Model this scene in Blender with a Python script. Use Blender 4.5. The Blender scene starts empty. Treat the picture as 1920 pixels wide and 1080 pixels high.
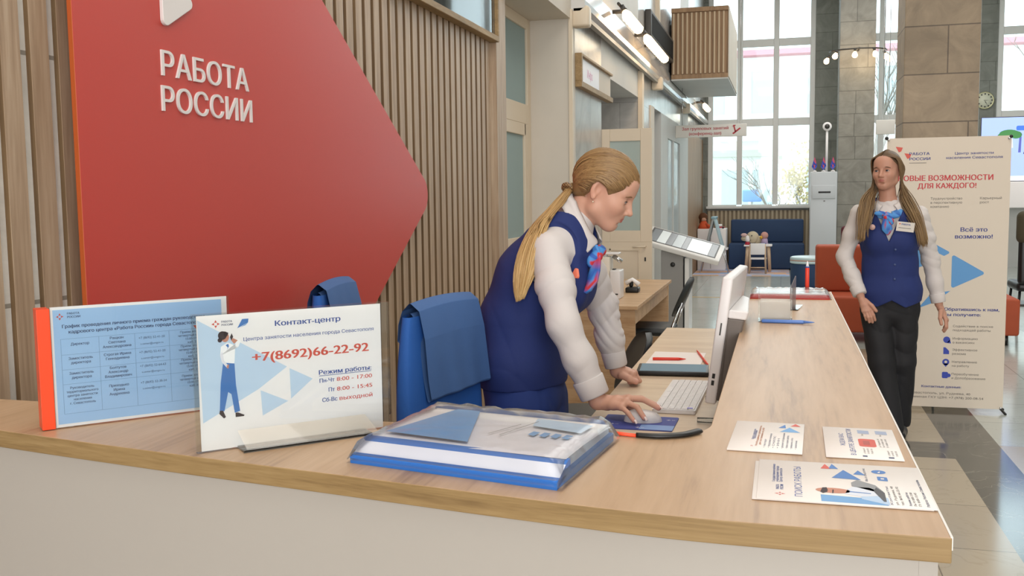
import bpy, bmesh, math, random
import numpy as np
from mathutils import Matrix, Vector, Euler
R = math.radians
C = bpy.context.scene.collection
SC = bpy.context.scene
# ------------------------------------------------------------------ camera
_y, _p, _r = R(15.3647), R(5.3197), R(-0.7424)
fw = Vector((-math.sin(_y)*math.cos(_p), math.cos(_y)*math.cos(_p), -math.sin(_p)))
rt = Vector((math.cos(_y), math.sin(_y), 0)); up = rt.cross(fw)
r2 = rt*math.cos(_r)+up*math.sin(_r); u2 = -rt*math.sin(_r)+up*math.cos(_r)
cam = bpy.data.objects.new('camera', bpy.data.cameras.new('camera')); C.objects.link(cam)
m3 = Matrix((r2, u2, -fw)).transposed()
cam.matrix_world = Matrix.Translation((0, 0, 1.49)) @ m3.to_4x4()
cam.data.sensor_width = 36; cam.data.lens = 1842.3/1920*36
cam.data.clip_start = .05; cam.data.clip_end = 200
SC.camera = cam
# ------------------------------------------------------------------ world, fill lights, exposure
w = bpy.data.worlds.new('overcast'); SC.world = w; w.use_nodes = True
bg = w.node_tree.nodes['Background']; bg.inputs[0].default_value = (.86, .95, 1, 1); bg.inputs[1].default_value = 4.0
def area(name, loc, sx, sy, power, col, rot=(0, 0, 0)):
    l = bpy.data.lights.new(name, 'AREA'); l.shape = 'RECTANGLE'; l.size = sx; l.size_y = sy
    l.energy = power; l.color = col
    o = bpy.data.objects.new(name, l); o.location = loc; o.rotation_euler = rot; C.objects.link(o); return o
WARM = (1, .95, .88); NEUT = (1, .98, .95)
area('ceiling_fill_front', (.6, .2, 5.6), 3.2, 3.2, 75, NEUT)  # the ceiling area lights are unseen fill added for the closed hall
area('front_fill', (2.2, -4.9, 2.5), 6.5, 3.4, 520, (.97, .98, 1), (R(90), 0, 0))  # soft fill added behind the camera to brighten upright faces
area('ceiling_fill_desk', (.4, 5.2, 5.7), 3, 3, 90, WARM)
area('ceiling_fill_middle', (1.2, 10.5, 5.7), 4, 4, 115, NEUT)
area('ceiling_fill_far', (1.2, 16.5, 5.7), 4, 4, 150, NEUT)
area('ceiling_fill_right', (5.2, 11.5, 5.7), 3, 6, 125, NEUT)
SC.view_settings.view_transform = 'Standard'; SC.view_settings.look = 'None'
SC.view_settings.gamma = 1; SC.view_settings.use_curve_mapping = False
SC.view_settings.exposure = -0.03
# ------------------------------------------------------------------ materials
def lin(h):
    h = h.lstrip('#'); c = [int(h[i:i+2], 16)/255 for i in (0, 2, 4)]
    return tuple(x/12.92 if x <= .04045 else ((x+.055)/1.055)**2.4 for x in c)+(1,)
MATS = {}
def nmat(name):
    m = bpy.data.materials.new(name); m.use_nodes = True
    return m, m.node_tree, m.node_tree.nodes['Principled BSDF']
def M(name, hexc, rough=.5, metal=0, var=0, scale=8, bump=0, bscale=200, spec=.5, coat=0, emit=None, es=1):
    if name in MATS: return MATS[name]
    m, t, b = nmat(name)
    b.inputs['Base Color'].default_value = lin(hexc); b.inputs['Roughness'].default_value = rough
    b.inputs['Metallic'].default_value = metal; b.inputs['Specular IOR Level'].default_value = spec
    if coat: b.inputs['Coat Weight'].default_value = coat; b.inputs['Coat Roughness'].default_value = .08
    if emit: b.inputs['Emission Color'].default_value = lin(emit); b.inputs['Emission Strength'].default_value = es
    if var or bump: tc = t.nodes.new('ShaderNodeTexCoord')
    if var:
        n = t.nodes.new('ShaderNodeTexNoise'); n.inputs['Scale'].default_value = scale; n.inputs['Detail'].default_value = 5
        t.links.new(tc.outputs['Object'], n.inputs['Vector'])
        mr = t.nodes.new('ShaderNodeMapRange'); mr.inputs[1].default_value = .3; mr.inputs[2].default_value = .7
        mr.inputs[3].default_value = 1-var; mr.inputs[4].default_value = 1+var*.5
        t.links.new(n.outputs['Fac'], mr.inputs[0])
        mx = t.nodes.new('ShaderNodeMix'); mx.data_type = 'RGBA'; mx.blend_type = 'MULTIPLY'; mx.inputs[0].default_value = 1
        mx.inputs[6].default_value = lin(hexc); t.links.new(mr.outputs[0], mx.inputs[7]); t.links.new(mx.outputs[2], b.inputs['Base Color'])
    if bump:
        n2 = t.nodes.new('ShaderNodeTexNoise'); n2.inputs['Scale'].default_value = bscale
        t.links.new(tc.outputs['Object'], n2.inputs['Vector'])
        bp = t.nodes.new('ShaderNodeBump'); bp.inputs['Strength'].default_value = bump; bp.inputs['Distance'].default_value = .002
        t.links.new(n2.outputs['Fac'], bp.inputs['Height']); t.links.new(bp.outputs[0], b.inputs['Normal'])
    MATS[name] = m; return m
def wood(name, c1, c2, c3, stretch=(1, 12, 12), scale=1.6, rough=.45, contrast=(.35, .65)):
    m, t, b = nmat(name); N = t.nodes.new
    tc = N('ShaderNodeTexCoord'); mp = N('ShaderNodeMapping'); mp.inputs['Scale'].default_value = stretch
    t.links.new(tc.outputs['Object'], mp.inputs[0])
    n = N('ShaderNodeTexNoise'); n.inputs['Scale'].default_value = scale; n.inputs['Detail'].default_value = 8; n.inputs['Roughness'].default_value = .62
    n.inputs['Distortion'].default_value = .6
    t.links.new(mp.outputs[0], n.inputs['Vector'])
    n2 = N('ShaderNodeTexNoise'); n2.inputs['Scale'].default_value = scale*7; n2.inputs['Detail'].default_value = 4
    t.links.new(mp.outputs[0], n2.inputs['Vector'])
    ad = N('ShaderNodeMix'); ad.inputs[0].default_value = .3
    t.links.new(n.outputs['Fac'], ad.inputs[2]); t.links.new(n2.outputs['Fac'], ad.inputs[3])
    cr = N('ShaderNodeValToRGB'); e = cr.color_ramp.elements
    e[0].position = contrast[0]; e[0].color = lin(c1); e[1].position = contrast[1]; e[1].color = lin(c3)
    x = e.new(sum(contrast)/2); x.color = lin(c2)
    t.links.new(ad.outputs[0], cr.inputs[0]); t.links.new(cr.outputs[0], b.inputs['Base Color'])
    b.inputs['Roughness'].default_value = rough; MATS[name] = m; return m
def stone(name, c1, c2, joint, bw, bh, rough=.5, mortar=.004, nscale=3.0, bump=.3, vein=None):
    """blocks of stone laid in courses; the vector is (x+y, z) so that every upright face shows its courses"""
    m, t, b = nmat(name); N = t.nodes.new; L = t.links.new
    tc = N('ShaderNodeTexCoord'); sp = N('ShaderNodeSeparateXYZ'); L(tc.outputs['Object'], sp.inputs[0])
    a = N('ShaderNodeMath'); L(sp.outputs[0], a.inputs[0]); L(sp.outputs[1], a.inputs[1])
    cb = N('ShaderNodeCombineXYZ'); L(a.outputs[0], cb.inputs[0]); L(sp.outputs[2], cb.inputs[1])
    br = N('ShaderNodeTexBrick'); L(cb.outputs[0], br.inputs['Vector']); br.inputs['Scale'].default_value = 1
    br.inputs['Brick Width'].default_value = bw; br.inputs['Row Height'].default_value = bh; br.inputs['Mortar Size'].default_value = mortar
    br.offset = .37; br.squash = .75; br.squash_frequency = 3
    br.inputs['Color1'].default_value = lin(c1); br.inputs['Color2'].default_value = lin(c2); br.inputs['Mortar'].default_value = lin(joint)
    n = N('ShaderNodeTexNoise'); n.inputs['Scale'].default_value = nscale; n.inputs['Detail'].default_value = 9; n.inputs['Roughness'].default_value = .65
    n.inputs['Distortion'].default_value = 1.2
    L(tc.outputs['Object'], n.inputs['Vector'])
    mr = N('ShaderNodeMapRange'); mr.inputs[1].default_value = .3; mr.inputs[2].default_value = .7; mr.inputs[3].default_value = .72; mr.inputs[4].default_value = 1.18
    L(n.outputs['Fac'], mr.inputs[0])
    mx = N('ShaderNodeMix'); mx.data_type = 'RGBA'; mx.blend_type = 'MULTIPLY'; mx.inputs[0].default_value = 1
    L(br.outputs['Color'], mx.inputs[6]); L(mr.outputs[0], mx.inputs[7]); out = mx.outputs[2]
    if vein:
        wv = N('ShaderNodeTexNoise'); wv.inputs['Scale'].default_value = 2.2; wv.inputs['Detail'].default_value = 6; wv.inputs['Distortion'].default_value = 2.5
        L(tc.outputs['Object'], wv.inputs['Vector'])
        vr = N('ShaderNodeMapRange'); vr.inputs[1].default_value = .495; vr.inputs[2].default_value = .515; vr.inputs[3].default_value = 0; vr.inputs[4].default_value = 1
        L(wv.outputs['Fac'], vr.inputs[0])
        pp = N('ShaderNodeMath'); pp.operation = 'PINGPONG'; pp.inputs[1].default_value = .5; L(vr.outputs[0], pp.inputs[0])
        m2 = N('ShaderNodeMix'); m2.data_type = 'RGBA'; L(pp.outputs[0], m2.inputs[0]); L(out, m2.inputs[6]); m2.inputs[7].default_value = lin(vein); out = m2.outputs[2]
    L(out, b.inputs['Base Color']); b.inputs['Roughness'].default_value = rough
    if bump:
        bp = N('ShaderNodeBump'); bp.inputs['Strength'].default_value = bump; bp.inputs['Distance'].default_value = .006
        L(br.outputs['Fac'], bp.inputs['Height']); bp.invert = True; L(bp.outputs[0], b.inputs['Normal'])
    MATS[name] = m; return m
def glass(name, tint='#ffffff', refl=.9, haze=0.0, hazecol='#dfe9e6', rough=.03):
    """thin clear sheet: see-through with a Fresnel gloss, optional milky share"""
    if name in MATS: return MATS[name]
    m = bpy.data.materials.new(name); m.use_nodes = True; t = m.node_tree; t.nodes.remove(t.nodes['Principled BSDF'])
    N = t.nodes.new; L = t.links.new
    tr = N('ShaderNodeBsdfTransparent'); tr.inputs[0].default_value = lin(tint)
    gl = N('ShaderNodeBsdfGlossy'); gl.inputs['Roughness'].default_value = rough; gl.inputs[0].default_value = (refl, refl, refl, 1)
    fr = N('ShaderNodeFresnel'); fr.inputs[0].default_value = 1.45
    a = N('ShaderNodeMixShader'); L(fr.outputs[0], a.inputs[0]); L(tr.outputs[0], a.inputs[1]); L(gl.outputs[0], a.inputs[2]); out = a.outputs[0]
    if haze:
        df = N('ShaderNodeBsdfDiffuse'); df.inputs[0].default_value = lin(hazecol)
        b2 = N('ShaderNodeMixShader'); b2.inputs[0].default_value = haze; L(out, b2.inputs[1]); L(df.outputs[0], b2.inputs[2]); out = b2.outputs[0]
    L(out, t.nodes['Material Output'].inputs[0]); MATS[name] = m; return m
def colattr(name, rough=.55, spec=.4, sss=0, bump=0, bscale=150):
    """colour carried by the mesh (skin, hair, cloth prints)"""
    m, t, b = nmat(name); a = t.nodes.new('ShaderNodeAttribute'); a.attribute_name = 'Col'
    t.links.new(a.outputs['Color'], b.inputs['Base Color']); b.inputs['Roughness'].default_value = rough; b.inputs['Specular IOR Level'].default_value = spec
    if sss:
        b.inputs['Subsurface Weight'].default_value = sss; b.inputs['Subsurface Radius'].default_value = (.012, .005, .003); b.inputs['Subsurface Scale'].default_value = .5
    MATS[name] = m; return m
# ------------------------------------------------------------------ mesh builder
class MB:
    def __init__(s): s.v = []; s.f = []; s.m = []; s.s = []; s.T = Matrix.Identity(4); s.mats = []
    def mi(s, mat):
        if mat not in s.mats: s.mats.append(mat)
        return s.mats.index(mat)
    def add(s, vs, fs, mat, smooth=False):
        b = len(s.v); T = s.T
        s.v += [tuple(T @ Vector(p)) for p in vs]; k = s.mi(mat)
        for f in fs: s.f.append(tuple(b+i for i in f)); s.m.append(k); s.s.append(smooth)
        return s
    def box(s, x0, x1, y0, y1, z0, z1, mat):
        vs = [(x, y, z) for x in (x0, x1) for y in (y0, y1) for z in (z0, z1)]
        return s.add(vs, [(0, 1, 3, 2), (4, 6, 7, 5), (0, 4, 5, 1), (2, 3, 7, 6), (0, 2, 6, 4), (1, 5, 7, 3)], mat)
    def rbox(s, x0, x1, y0, y1, z0, z1, mat, r=.01, n=3):
        """box with rounded edges"""
        bm = bmesh.new(); bmesh.ops.create_cube(bm, size=1)
        for v in bm.verts: v.co = Vector(((x0+x1)/2+v.co.x*(x1-x0), (y0+y1)/2+v.co.y*(y1-y0), (z0+z1)/2+v.co.z*(z1-z0)))
        bmesh.ops.bevel(bm, geom=bm.edges[:], offset=min(r, .49*min(x1-x0, y1-y0, z1-z0)), segments=n, profile=.5, affect='EDGES')
        bm.verts.index_update()
        s.add([v.co[:] for v in bm.verts], [[v.index for v in f.verts] for f in bm.faces], mat, True); bm.free(); return s
    def prism(s, poly, z0, z1, mat, mat_side=None, smooth=False):
        n = len(poly); vs = [(x, y, z0) for x, y in poly]+[(x, y, z1) for x, y in poly]
        s.add(vs, [tuple(reversed(range(n))), tuple(range(n, 2*n))], mat)
        b = len(s.v)-2*n; k = s.mi(mat_side or mat)
        for i in range(n): j = (i+1) % n; s.f.append((b+i, b+j, b+n+j, b+n+i)); s.m.append(k); s.s.append(smooth)
        return s
    def tube(s, pts, r, mat, n=8, smooth=True, flat=None):
        pts = [Vector(p) for p in pts]; rs = r if isinstance(r, (list, tuple)) else [r]*len(pts)
        d0 = (pts[1]-pts[0]).normalized(); a = d0.orthogonal().normalized()
        if flat is not None: a = (Vector(flat)-d0*d0.dot(Vector(flat))).normalized()
        vs = []
        for i, p in enumerate(pts):
            d = (pts[min(i+1, len(pts)-1)]-pts[max(i-1, 0)]).normalized()
            a = (a-d*a.dot(d)).normalized(); b = d.cross(a)
            ri = rs[i]; ra, rb = ri if isinstance(ri, (list, tuple)) else (ri, ri)
            for k in range(n):
                t = 2*math.pi*k/n; vs.append(p+a*math.cos(t)*ra+b*math.sin(t)*rb)
        fs = [(i*n+k, i*n+(k+1) % n, (i+1)*n+(k+1) % n, (i+1)*n+k) for i in range(len(pts)-1) for k in range(n)]
        fs += [tuple(reversed(range(n))), tuple(range((len(pts)-1)*n, len(pts)*n))]
        return s.add(vs, fs, mat, smooth)
    def lathe(s, prof, mat, c=(0, 0, 0), n=24, smooth=True):
        vs = [(c[0]+r*math.cos(2*math.pi*k/n), c[1]+r*math.sin(2*math.pi*k/n), c[2]+z) for r, z in prof for k in range(n)]
        fs = [(i*n+k, i*n+(k+1) % n, (i+1)*n+(k+1) % n, (i+1)*n+k) for i in range(len(prof)-1) for k in range(n)]
        fs += [tuple(reversed(range(n))), tuple(range((len(prof)-1)*n, len(prof)*n))]
        return s.add(vs, fs, mat, smooth)
    def grid(s, fn, nu, nv, mat, smooth=True):
        vs = [fn(i/nu, j/nv) for i in range(nu+1) for j in range(nv+1)]
        fs = [(i*(nv+1)+j, (i+1)*(nv+1)+j, (i+1)*(nv+1)+j+1, i*(nv+1)+j+1) for i in range(nu) for j in range(nv)]
        return s.add(vs, fs, mat, smooth)
    def ball(s, c, r, mat, n=14, sc=(1, 1, 1)):
        prof = [(max(1e-4, math.sin(math.pi*i/n))*r, -math.cos(math.pi*i/n)*r) for i in range(n+1)]
        b = len(s.v); s.lathe(prof, mat, (0, 0, 0), n*2)
        Ti = s.T.inverted()
        for i in range(b, len(s.v)):
            q = Ti @ Vector(s.v[i]); s.v[i] = tuple(s.T @ Vector((c[0]+q.x*sc[0], c[1]+q.y*sc[1], c[2]+q.z*sc[2])))
        return s
    # ---- flat print on a sheet: u to the right, v up, k = layer
    def pr(s, pts, mat, k=1, e=.0004): return s.add([(u, v, k*e) for u, v in pts], [tuple(range(len(pts)))], mat)
    def prect(s, u0, v0, u1, v1, mat, k=1, e=.0004): return s.pr([(u0, v0), (u1, v0), (u1, v1), (u0, v1)], mat, k, e)
    def pcirc(s, u, v, r, mat, k=1, n=20, e=.0004, sy=1): return s.pr([(u+r*math.cos(2*math.pi*i/n), v+r*sy*math.sin(2*math.pi*i/n)) for i in range(n)], mat, k, e)
    def text(s, body, u, v, h, mat, align='l', k=2, bold=.0, width=None, depth=0, e=.0004, sx=1):
        vs, fs = text_mesh(body, bold if depth else 0, depth/h if depth else 0)
        x0 = min(p[0] for p in vs); x1 = max(p[0] for p in vs); wd = (x1-x0)*h
        q = sx if width is None else width/wd; wd *= q
        o = {'l': 0, 'c': -wd/2, 'r': -wd}[align]
        for i, dx in enumerate((-bold, bold, 0) if bold and not depth else (0,)):   # heavier strokes: the same letters set again a hair aside
            T = (lambda p, j: (u+o+(p[0]-x0)*h*q+dx*1.3*h, v+p[1]*h+(.25*abs(dx)*h if i else 0), (k+.25*i)*e))
            if depth: s.add([(u+o+(p[0]-x0)*h*q, v+p[1]*h, k*e+p[2]*h) for p in vs], fs, mat)
            else: s.add([T(vs[c], j) for j, f in enumerate(fs) for c in f], [(3*j, 3*j+1, 3*j+2) for j in range(len(fs))], mat)
        return s
    def build(s, name, parent=None, bevel=0, seg=2, sub=0, auto=None):
        me = bpy.data.meshes.new(name); me.from_pydata(s.v, [], s.f)
        for m in s.mats: me.materials.append(m)
        me.polygons.foreach_set('material_index', s.m); me.polygons.foreach_set('use_smooth', s.s); me.update()
        o = bpy.data.objects.new(name, me); C.objects.link(o)
        if parent: o.parent = parent
        if bevel:
            b = o.modifiers.new('bevel', 'BEVEL'); b.width = bevel; b.segments = seg; b.limit_method = 'ANGLE'; b.angle_limit = R(40)
        if sub: b = o.modifiers.new('sub', 'SUBSURF'); b.levels = sub; b.render_levels = sub
        return o
_tc = {}
def text_mesh(body, bold=0., depth=0.):
    """letters filled stroke by stroke (a glyph whose strokes overlap stays whole); cap height 1"""
    key = (body, bold, depth)
    if key in _tc: return _tc[key]
    from mathutils.geometry import delaunay_2d_cdt
    c = bpy.data.curves.new('t', 'FONT'); c.body = body; c.size = 1/.728; c.resolution_u = 3; c.offset = bold; c.fill_mode = 'NONE' if hasattr(c, 'fill_mode') else c.fill_mode
    o = bpy.data.objects.new('t', c); C.objects.link(o)
    me = bpy.data.meshes.new_from_object(o.evaluated_get(bpy.context.evaluated_depsgraph_get()))
    co = [v.co.copy() for v in me.vertices]; nb = [[] for _ in co]
    for ed in me.edges: i, j = ed.vertices; nb[i].append(j); nb[j].append(i)
    bpy.data.objects.remove(o); bpy.data.meshes.remove(me); bpy.data.curves.remove(c)
    seen = set(); loops = []
    for i in range(len(co)):
        if i in seen or len(nb[i]) < 2: continue
        lp = [i]; seen.add(i); p = i; q = nb[i][1] if nb[i][1] == i+1 else nb[i][0]
        while q not in seen:
            lp.append(q); seen.add(q); n = [x for x in nb[q] if x != p]
            if not n: break
            p, q = q, n[0]
        if len(lp) > 2: loops.append([Vector((co[k].x, co[k].y, 0)) for k in lp])
    pts = [Vector((p.x, p.y)) for l in loops for p in l]; eds = []; st = 0
    for l in loops: eds += [(st+k, st+(k+1) % len(l)) for k in range(len(l))]; st += len(l)
    ov, _, of = delaunay_2d_cdt(pts, eds, [], 0, 1e-6)[:3]
    P = np.array([tuple(p) for p in pts]); A = P[[i for i, j in eds]]; B = P[[j for i, j in eds]]; O = np.array([tuple(p) for p in ov])
    T = np.array([tuple(t) for t in of]); c = O[T].mean(1); x, y = c[:, :1], c[:, 1:]
    side = (B[:, 0]-A[:, 0])*(y-A[:, 1])-(x-A[:, 0])*(B[:, 1]-A[:, 1])          # winding number of each triangle's middle
    wn = ((A[:, 1] <= y) & (B[:, 1] > y) & (side > 0)).sum(1)-((A[:, 1] > y) & (B[:, 1] <= y) & (side < 0)).sum(1)
    fs = []; vs = [(p[0], p[1], depth) for p in O]
    for t in T[wn != 0]:
        p0, p1, p2 = O[t]; cr = (p1[0]-p0[0])*(p2[1]-p0[1])-(p2[0]-p0[0])*(p1[1]-p0[1]); fs.append(tuple(int(i) for i in (t if cr > 0 else t[::-1])))
    if depth:
        n = len(vs); vs += [(p[0], p[1], 0) for p in O]; he = {(f[k], f[(k+1) % 3]) for f in fs for k in range(3)}
        fs += [(j, i, n+i, n+j) for i, j in he if (j, i) not in he]
    _tc[key] = (vs, fs); return _tc[key]
def frame(o, u, v):
    """matrix that lays a print's (u, v) on the plane through o"""
    u = Vector(u).normalized(); v = Vector(v); v = (v-u*v.dot(u)).normalized(); n = u.cross(v)
    m = Matrix((u, v, n)).transposed().to_4x4(); m.translation = Vector(o); return m
def tag(o, label, cat, group=None, kind=None):
    o['label'] = label; o['category'] = cat
    if group: o['group'] = group
    if kind: o['kind'] = kind
    return o
def thing(name, label, cat, loc=(0, 0, 0), rz=0, group=None):
    o = bpy.data.objects.new(name, None); C.objects.link(o); o.empty_display_size = .1
    o.location = loc; o.rotation_euler = (0, 0, rz); return tag(o, label, cat, group)
def struct(o): o['kind'] = 'structure'; return o
def dup(root, loc, rz, label, group=None):
    r = root.copy(); C.objects.link(r); r.location = loc; r.rotation_euler = (0, 0, rz); r['label'] = label
    if group: r['group'] = group
    for ch in list(root.children):
        c = ch.copy(); C.objects.link(c); c.parent = r
        for g in list(ch.children):
            d = g.copy(); C.objects.link(d); d.parent = c
    return r
def rounded(pts, r, n=6):
    """round the corners of a polygon; r one radius or one per corner"""
    out = []; N = len(pts); rs = r if isinstance(r, (list, tuple)) else [r]*N
    for i in range(N):
        p = Vector(pts[i]); a = Vector(pts[i-1])-p; b = Vector(pts[(i+1) % N])-p; la, lb = a.length, b.length; a.normalize(); b.normalize()
        rr = rs[i]
        if rr <= 0: out.append(tuple(p)); continue
        ang = a.angle(b); d = min(rr/math.tan(ang/2), .49*la, .49*lb); q = d*math.tan(ang/2)
        c = p+(a+b).normalized()*(q/math.sin(ang/2)); s0 = p+a*d-c; s1 = p+b*d-c
        t0 = math.atan2(s0.y, s0.x); t1 = math.atan2(s1.y, s1.x); dt = (t1-t0+math.pi) % (2*math.pi)-math.pi
        out += [(c.x+q*math.cos(t0+dt*k/n), c.y+q*math.sin(t0+dt*k/n)) for k in range(n+1)]
    return out
# ------------------------------------------------------------------ materials of the place
OAK = wood('oak_laminate_top', '#95765a', '#b79674', '#c2a281', (9, .55, 9), 1.7, .38, (.30, .60))
OAKE = wood('oak_laminate_edge', '#7d6440', '#937950', '#a1875d', (1, 10, 30), 1.6, .5)
SLAT = wood('oak_slat', '#91785f', '#a99076', '#baa48b', (14, 14, .7), 1.3, .42)
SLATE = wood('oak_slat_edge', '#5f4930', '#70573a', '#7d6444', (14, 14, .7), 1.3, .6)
SLATD = wood('slat_box_wood', '#85684a', '#9b7b5a', '#aa8a68', (14, 14, .7), 1.3, .55)
BEECH = wood('beech_desk', '#b08a62', '#c3a07a', '#cfae88', (1.2, 8, 8), 1.6, .45)
LWOOD = wood('pale_toy_wood', '#b89878', '#cdb194', '#d8c0a6', (6, 6, 1), 2, .5)
PILLAR = stone('shell_stone', '#a29079', '#97866f', '#6a5d4f', 1.15, .42, .55, .006, 3.2, .35)
PIER = stone('grey_stone', '#848881', '#7b7f79', '#62655f', .72, .36, .6, .005, 2.6, .3)
MARBLE = stone('white_marble', '#b9b7b3', '#adaba8', '#918f8b', .9, .85, .2, .003, 2.0, .1)
BACK = stone('white_backing_tile', '#e6e1d8', '#ded9d0', '#9d968b', .6, .62, .4, .006, 2, .2)
WALLW = M('warm_white_paint', '#cdc5b8', .6, var=.04, scale=3)
WALLC = M('cool_white_paint', '#c2c3c0', .55, var=.04, scale=3)
TRIMW = M('white_trim', '#dedad2', .35)
DOORW = M('cream_door_paint', '#d8c9b2', .4)
CEIL = M('ceiling_paint', '#dcdad5', .8)
WFRAME = M('window_frame_white', '#dfe2e0', .4)
RED = M('red_sign_face', '#c4463c', .33, spec=.5)
REDE = M('red_sign_edge', '#b4531f', .5)
WHITE = M('white_letters', '#e2dcd8', .4)
BLACK = M('black_plastic', '#141414', .4)
DKGREY = M('dark_grey_plastic', '#3a3835', .45)
CHROME = M('chrome', '#d0d2d4', .18, 1)
BULB = M('glowing_bulb', '#fff0d8', .3, emit='#ffcf96', es=10)
FROST = glass('frosted_pane', '#dfeeec', .6, .72, '#a9bdbc')
PANE = glass('window_pane', '#f4fbfc', .7)
ACRYL = glass('clear_acrylic', '#fbfcfb', .9)
# ------------------------------------------------------------------ floor with the dark marble bands
def floormat(name, c1, c2, rough, vein, size, joint):
    m, t, b = nmat(name); N = t.nodes.new; L = t.links.new
    tc = N('ShaderNodeTexCoord')
    br = N('ShaderNodeTexBrick'); L(tc.outputs['Object'], br.inputs['Vector']); br.inputs['Scale'].default_value = 1; br.offset = 0
    br.inputs['Brick Width'].default_value = size; br.inputs['Row Height'].default_value = size; br.inputs['Mortar Size'].default_value = .003
    br.inputs['Color1'].default_value = lin(c1); br.inputs['Color2'].default_value = lin(c2); br.inputs['Mortar'].default_value = lin(joint)
    n = N('ShaderNodeTexNoise'); n.inputs['Scale'].default_value = 2.2; n.inputs['Detail'].default_value = 9; n.inputs['Distortion'].default_value = 2.2
    L(tc.outputs['Object'], n.inputs['Vector'])
    mr = N('ShaderNodeMapRange'); mr.inputs[1].default_value = .49; mr.inputs[2].default_value = .52; L(n.outputs['Fac'], mr.inputs[0])
    pp = N('ShaderNodeMath'); pp.operation = 'PINGPONG'; pp.inputs[1].default_value = .5; L(mr.outputs[0], pp.inputs[0])
    mx = N('ShaderNodeMix'); mx.data_type = 'RGBA'; L(pp.outputs[0], mx.inputs[0]); L(br.outputs['Color'], mx.inputs[6]); mx.inputs[7].default_value = lin(vein)
    L(mx.outputs[2], b.inputs['Base Color']); b.inputs['Roughness'].default_value = rough; b.inputs['Specular IOR Level'].default_value = .9
    return m
TILE = floormat('beige_marble_tile', '#b3a791', '#aa9e8a', .17, '#9d917b', .62, '#6f6658')
DARK = floormat('dark_marble_band', '#474a44', '#404340', .12, '#8d8a7c', .9, '#33352f')
SHEEN = floormat('tile_window_sheen', '#c4cac5', '#b9c0bb', .15, '#a9b0aa', .62, '#8d938f')  # far and right tile paled to carry the window reflection in its colour
f = MB()
xs = [-2.6, .953, 1.245, 4.6, 4.9, 8.2]; ys = [-5.2, 2.2, 2.56, 5.83, 6.19, 9.46, 9.82, 13.1, 13.46, 16.7, 17.06, 21.2]
for i in range(len(xs)-1):
    for j in range(len(ys)-1):
        dk = i in (1, 3) or (j in (1, 3) and i == 0)
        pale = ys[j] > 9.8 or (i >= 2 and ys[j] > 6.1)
        f.add([(xs[i], ys[j], 0), (xs[i+1], ys[j], 0), (xs[i+1], ys[j+1], 0), (xs[i], ys[j+1], 0)], [(0, 1, 2, 3)], DARK if dk and not (pale and i == 0) else SHEEN if pale else TILE)
f.box(-2.6, 8.2, -5.2, 21.2, -.2, -.001, TILE)
struct(f.build('floor'))
struct(MB().box(-2.6, 8.2, -5.2, 21.2, 6.2, 6.4, CEIL).build('ceiling'))
struct(MB().box(-2.6, 8.2, -5.4, -5.2, 0, 6.2, WALLW).build('wall_rear'))
struct(MB().box(8, 8.2, -5.2, 21.2, 0, 6.2, WALLC).build('wall_right'))
# left side: slat wall, niche with a door, corridor wall with recesses
b = MB(); b.box(-2.5, -1.815, -5.2, 6.3, 0, 6.2, BACK); struct(b.build('wall_left'))
s = MB(); P = .0982; y = 4.399-.063-P*100
while y < 6.05:
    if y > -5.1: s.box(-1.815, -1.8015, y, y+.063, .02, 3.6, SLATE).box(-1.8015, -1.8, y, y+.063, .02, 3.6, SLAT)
    y += P
s.box(-1.86, -1.765, 6.12, 6.34, 0, 3.6, SLAT)
struct(s.build('trim_1'))
b = MB()
b.box(-2.5, -1.97, 6.3, 7.64, 2.86, 6.2, WALLW)       # over the niche
b.box(-1.97, -1.6, 6.3, 7.64, 2.86, 3.26, WALLW)
b.box(-2.5, -1.6, 7.64, 7.80, 0, 2.93, WALLW)         # return wall of the niche
b.box(-2.5, -1.60, 7.80, 8.98, 0, 6.2, MARBLE)
b.box(-2.5, -2.1, 8.98, 11.38, 0, 2.93, WALLC); b.box(-2.5, -1.6, 8.98, 11.38, 2.60, 6.2, WALLC)
b.box(-2.5, -1.60, 11.38, 12.75, 0, 6.2, MARBLE)
b.box(-2.5, -2.1, 12.75, 16.2, 0, 2.6, WALLC); b.box(-2.5, -1.6, 12.75, 16.2, 2.6, 6.2, MARBLE)
b.box(-2.5, -1.60, 13.6, 14.3, 0, 2.6, WALLC)
b.box(-2.5, -1.60, 16.2, 17.6, 0, 6.2, WALLC); b.box(-2.5, -1.60, 17.6, 21, 2.6, 6.2, MARBLE); b.box(-2.5, -1.6, 17.6, 21, 0, 2.6, SLATD)
b.box(-2.5, -1.6, 7.64, 7.8, 2.93, 6.2, WALLW)
struct(b.build('wall_corridor'))
b = MB(); b.box(-1.615, -1.585, 7.625, 7.66, 0, 2.93, DOORW); b.box(-1.62, -1.585, 12.4, 12.75, 0, 2.6, WALLW); b.box(-1.60, -1.55, 11.36, 11.5, 0, 2.9, DOORW)
b.box(-1.6, -1.545, 12.95, 13.05, 3.26, 6.2, DOORW)
struct(b.build('trim_2'))
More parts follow.
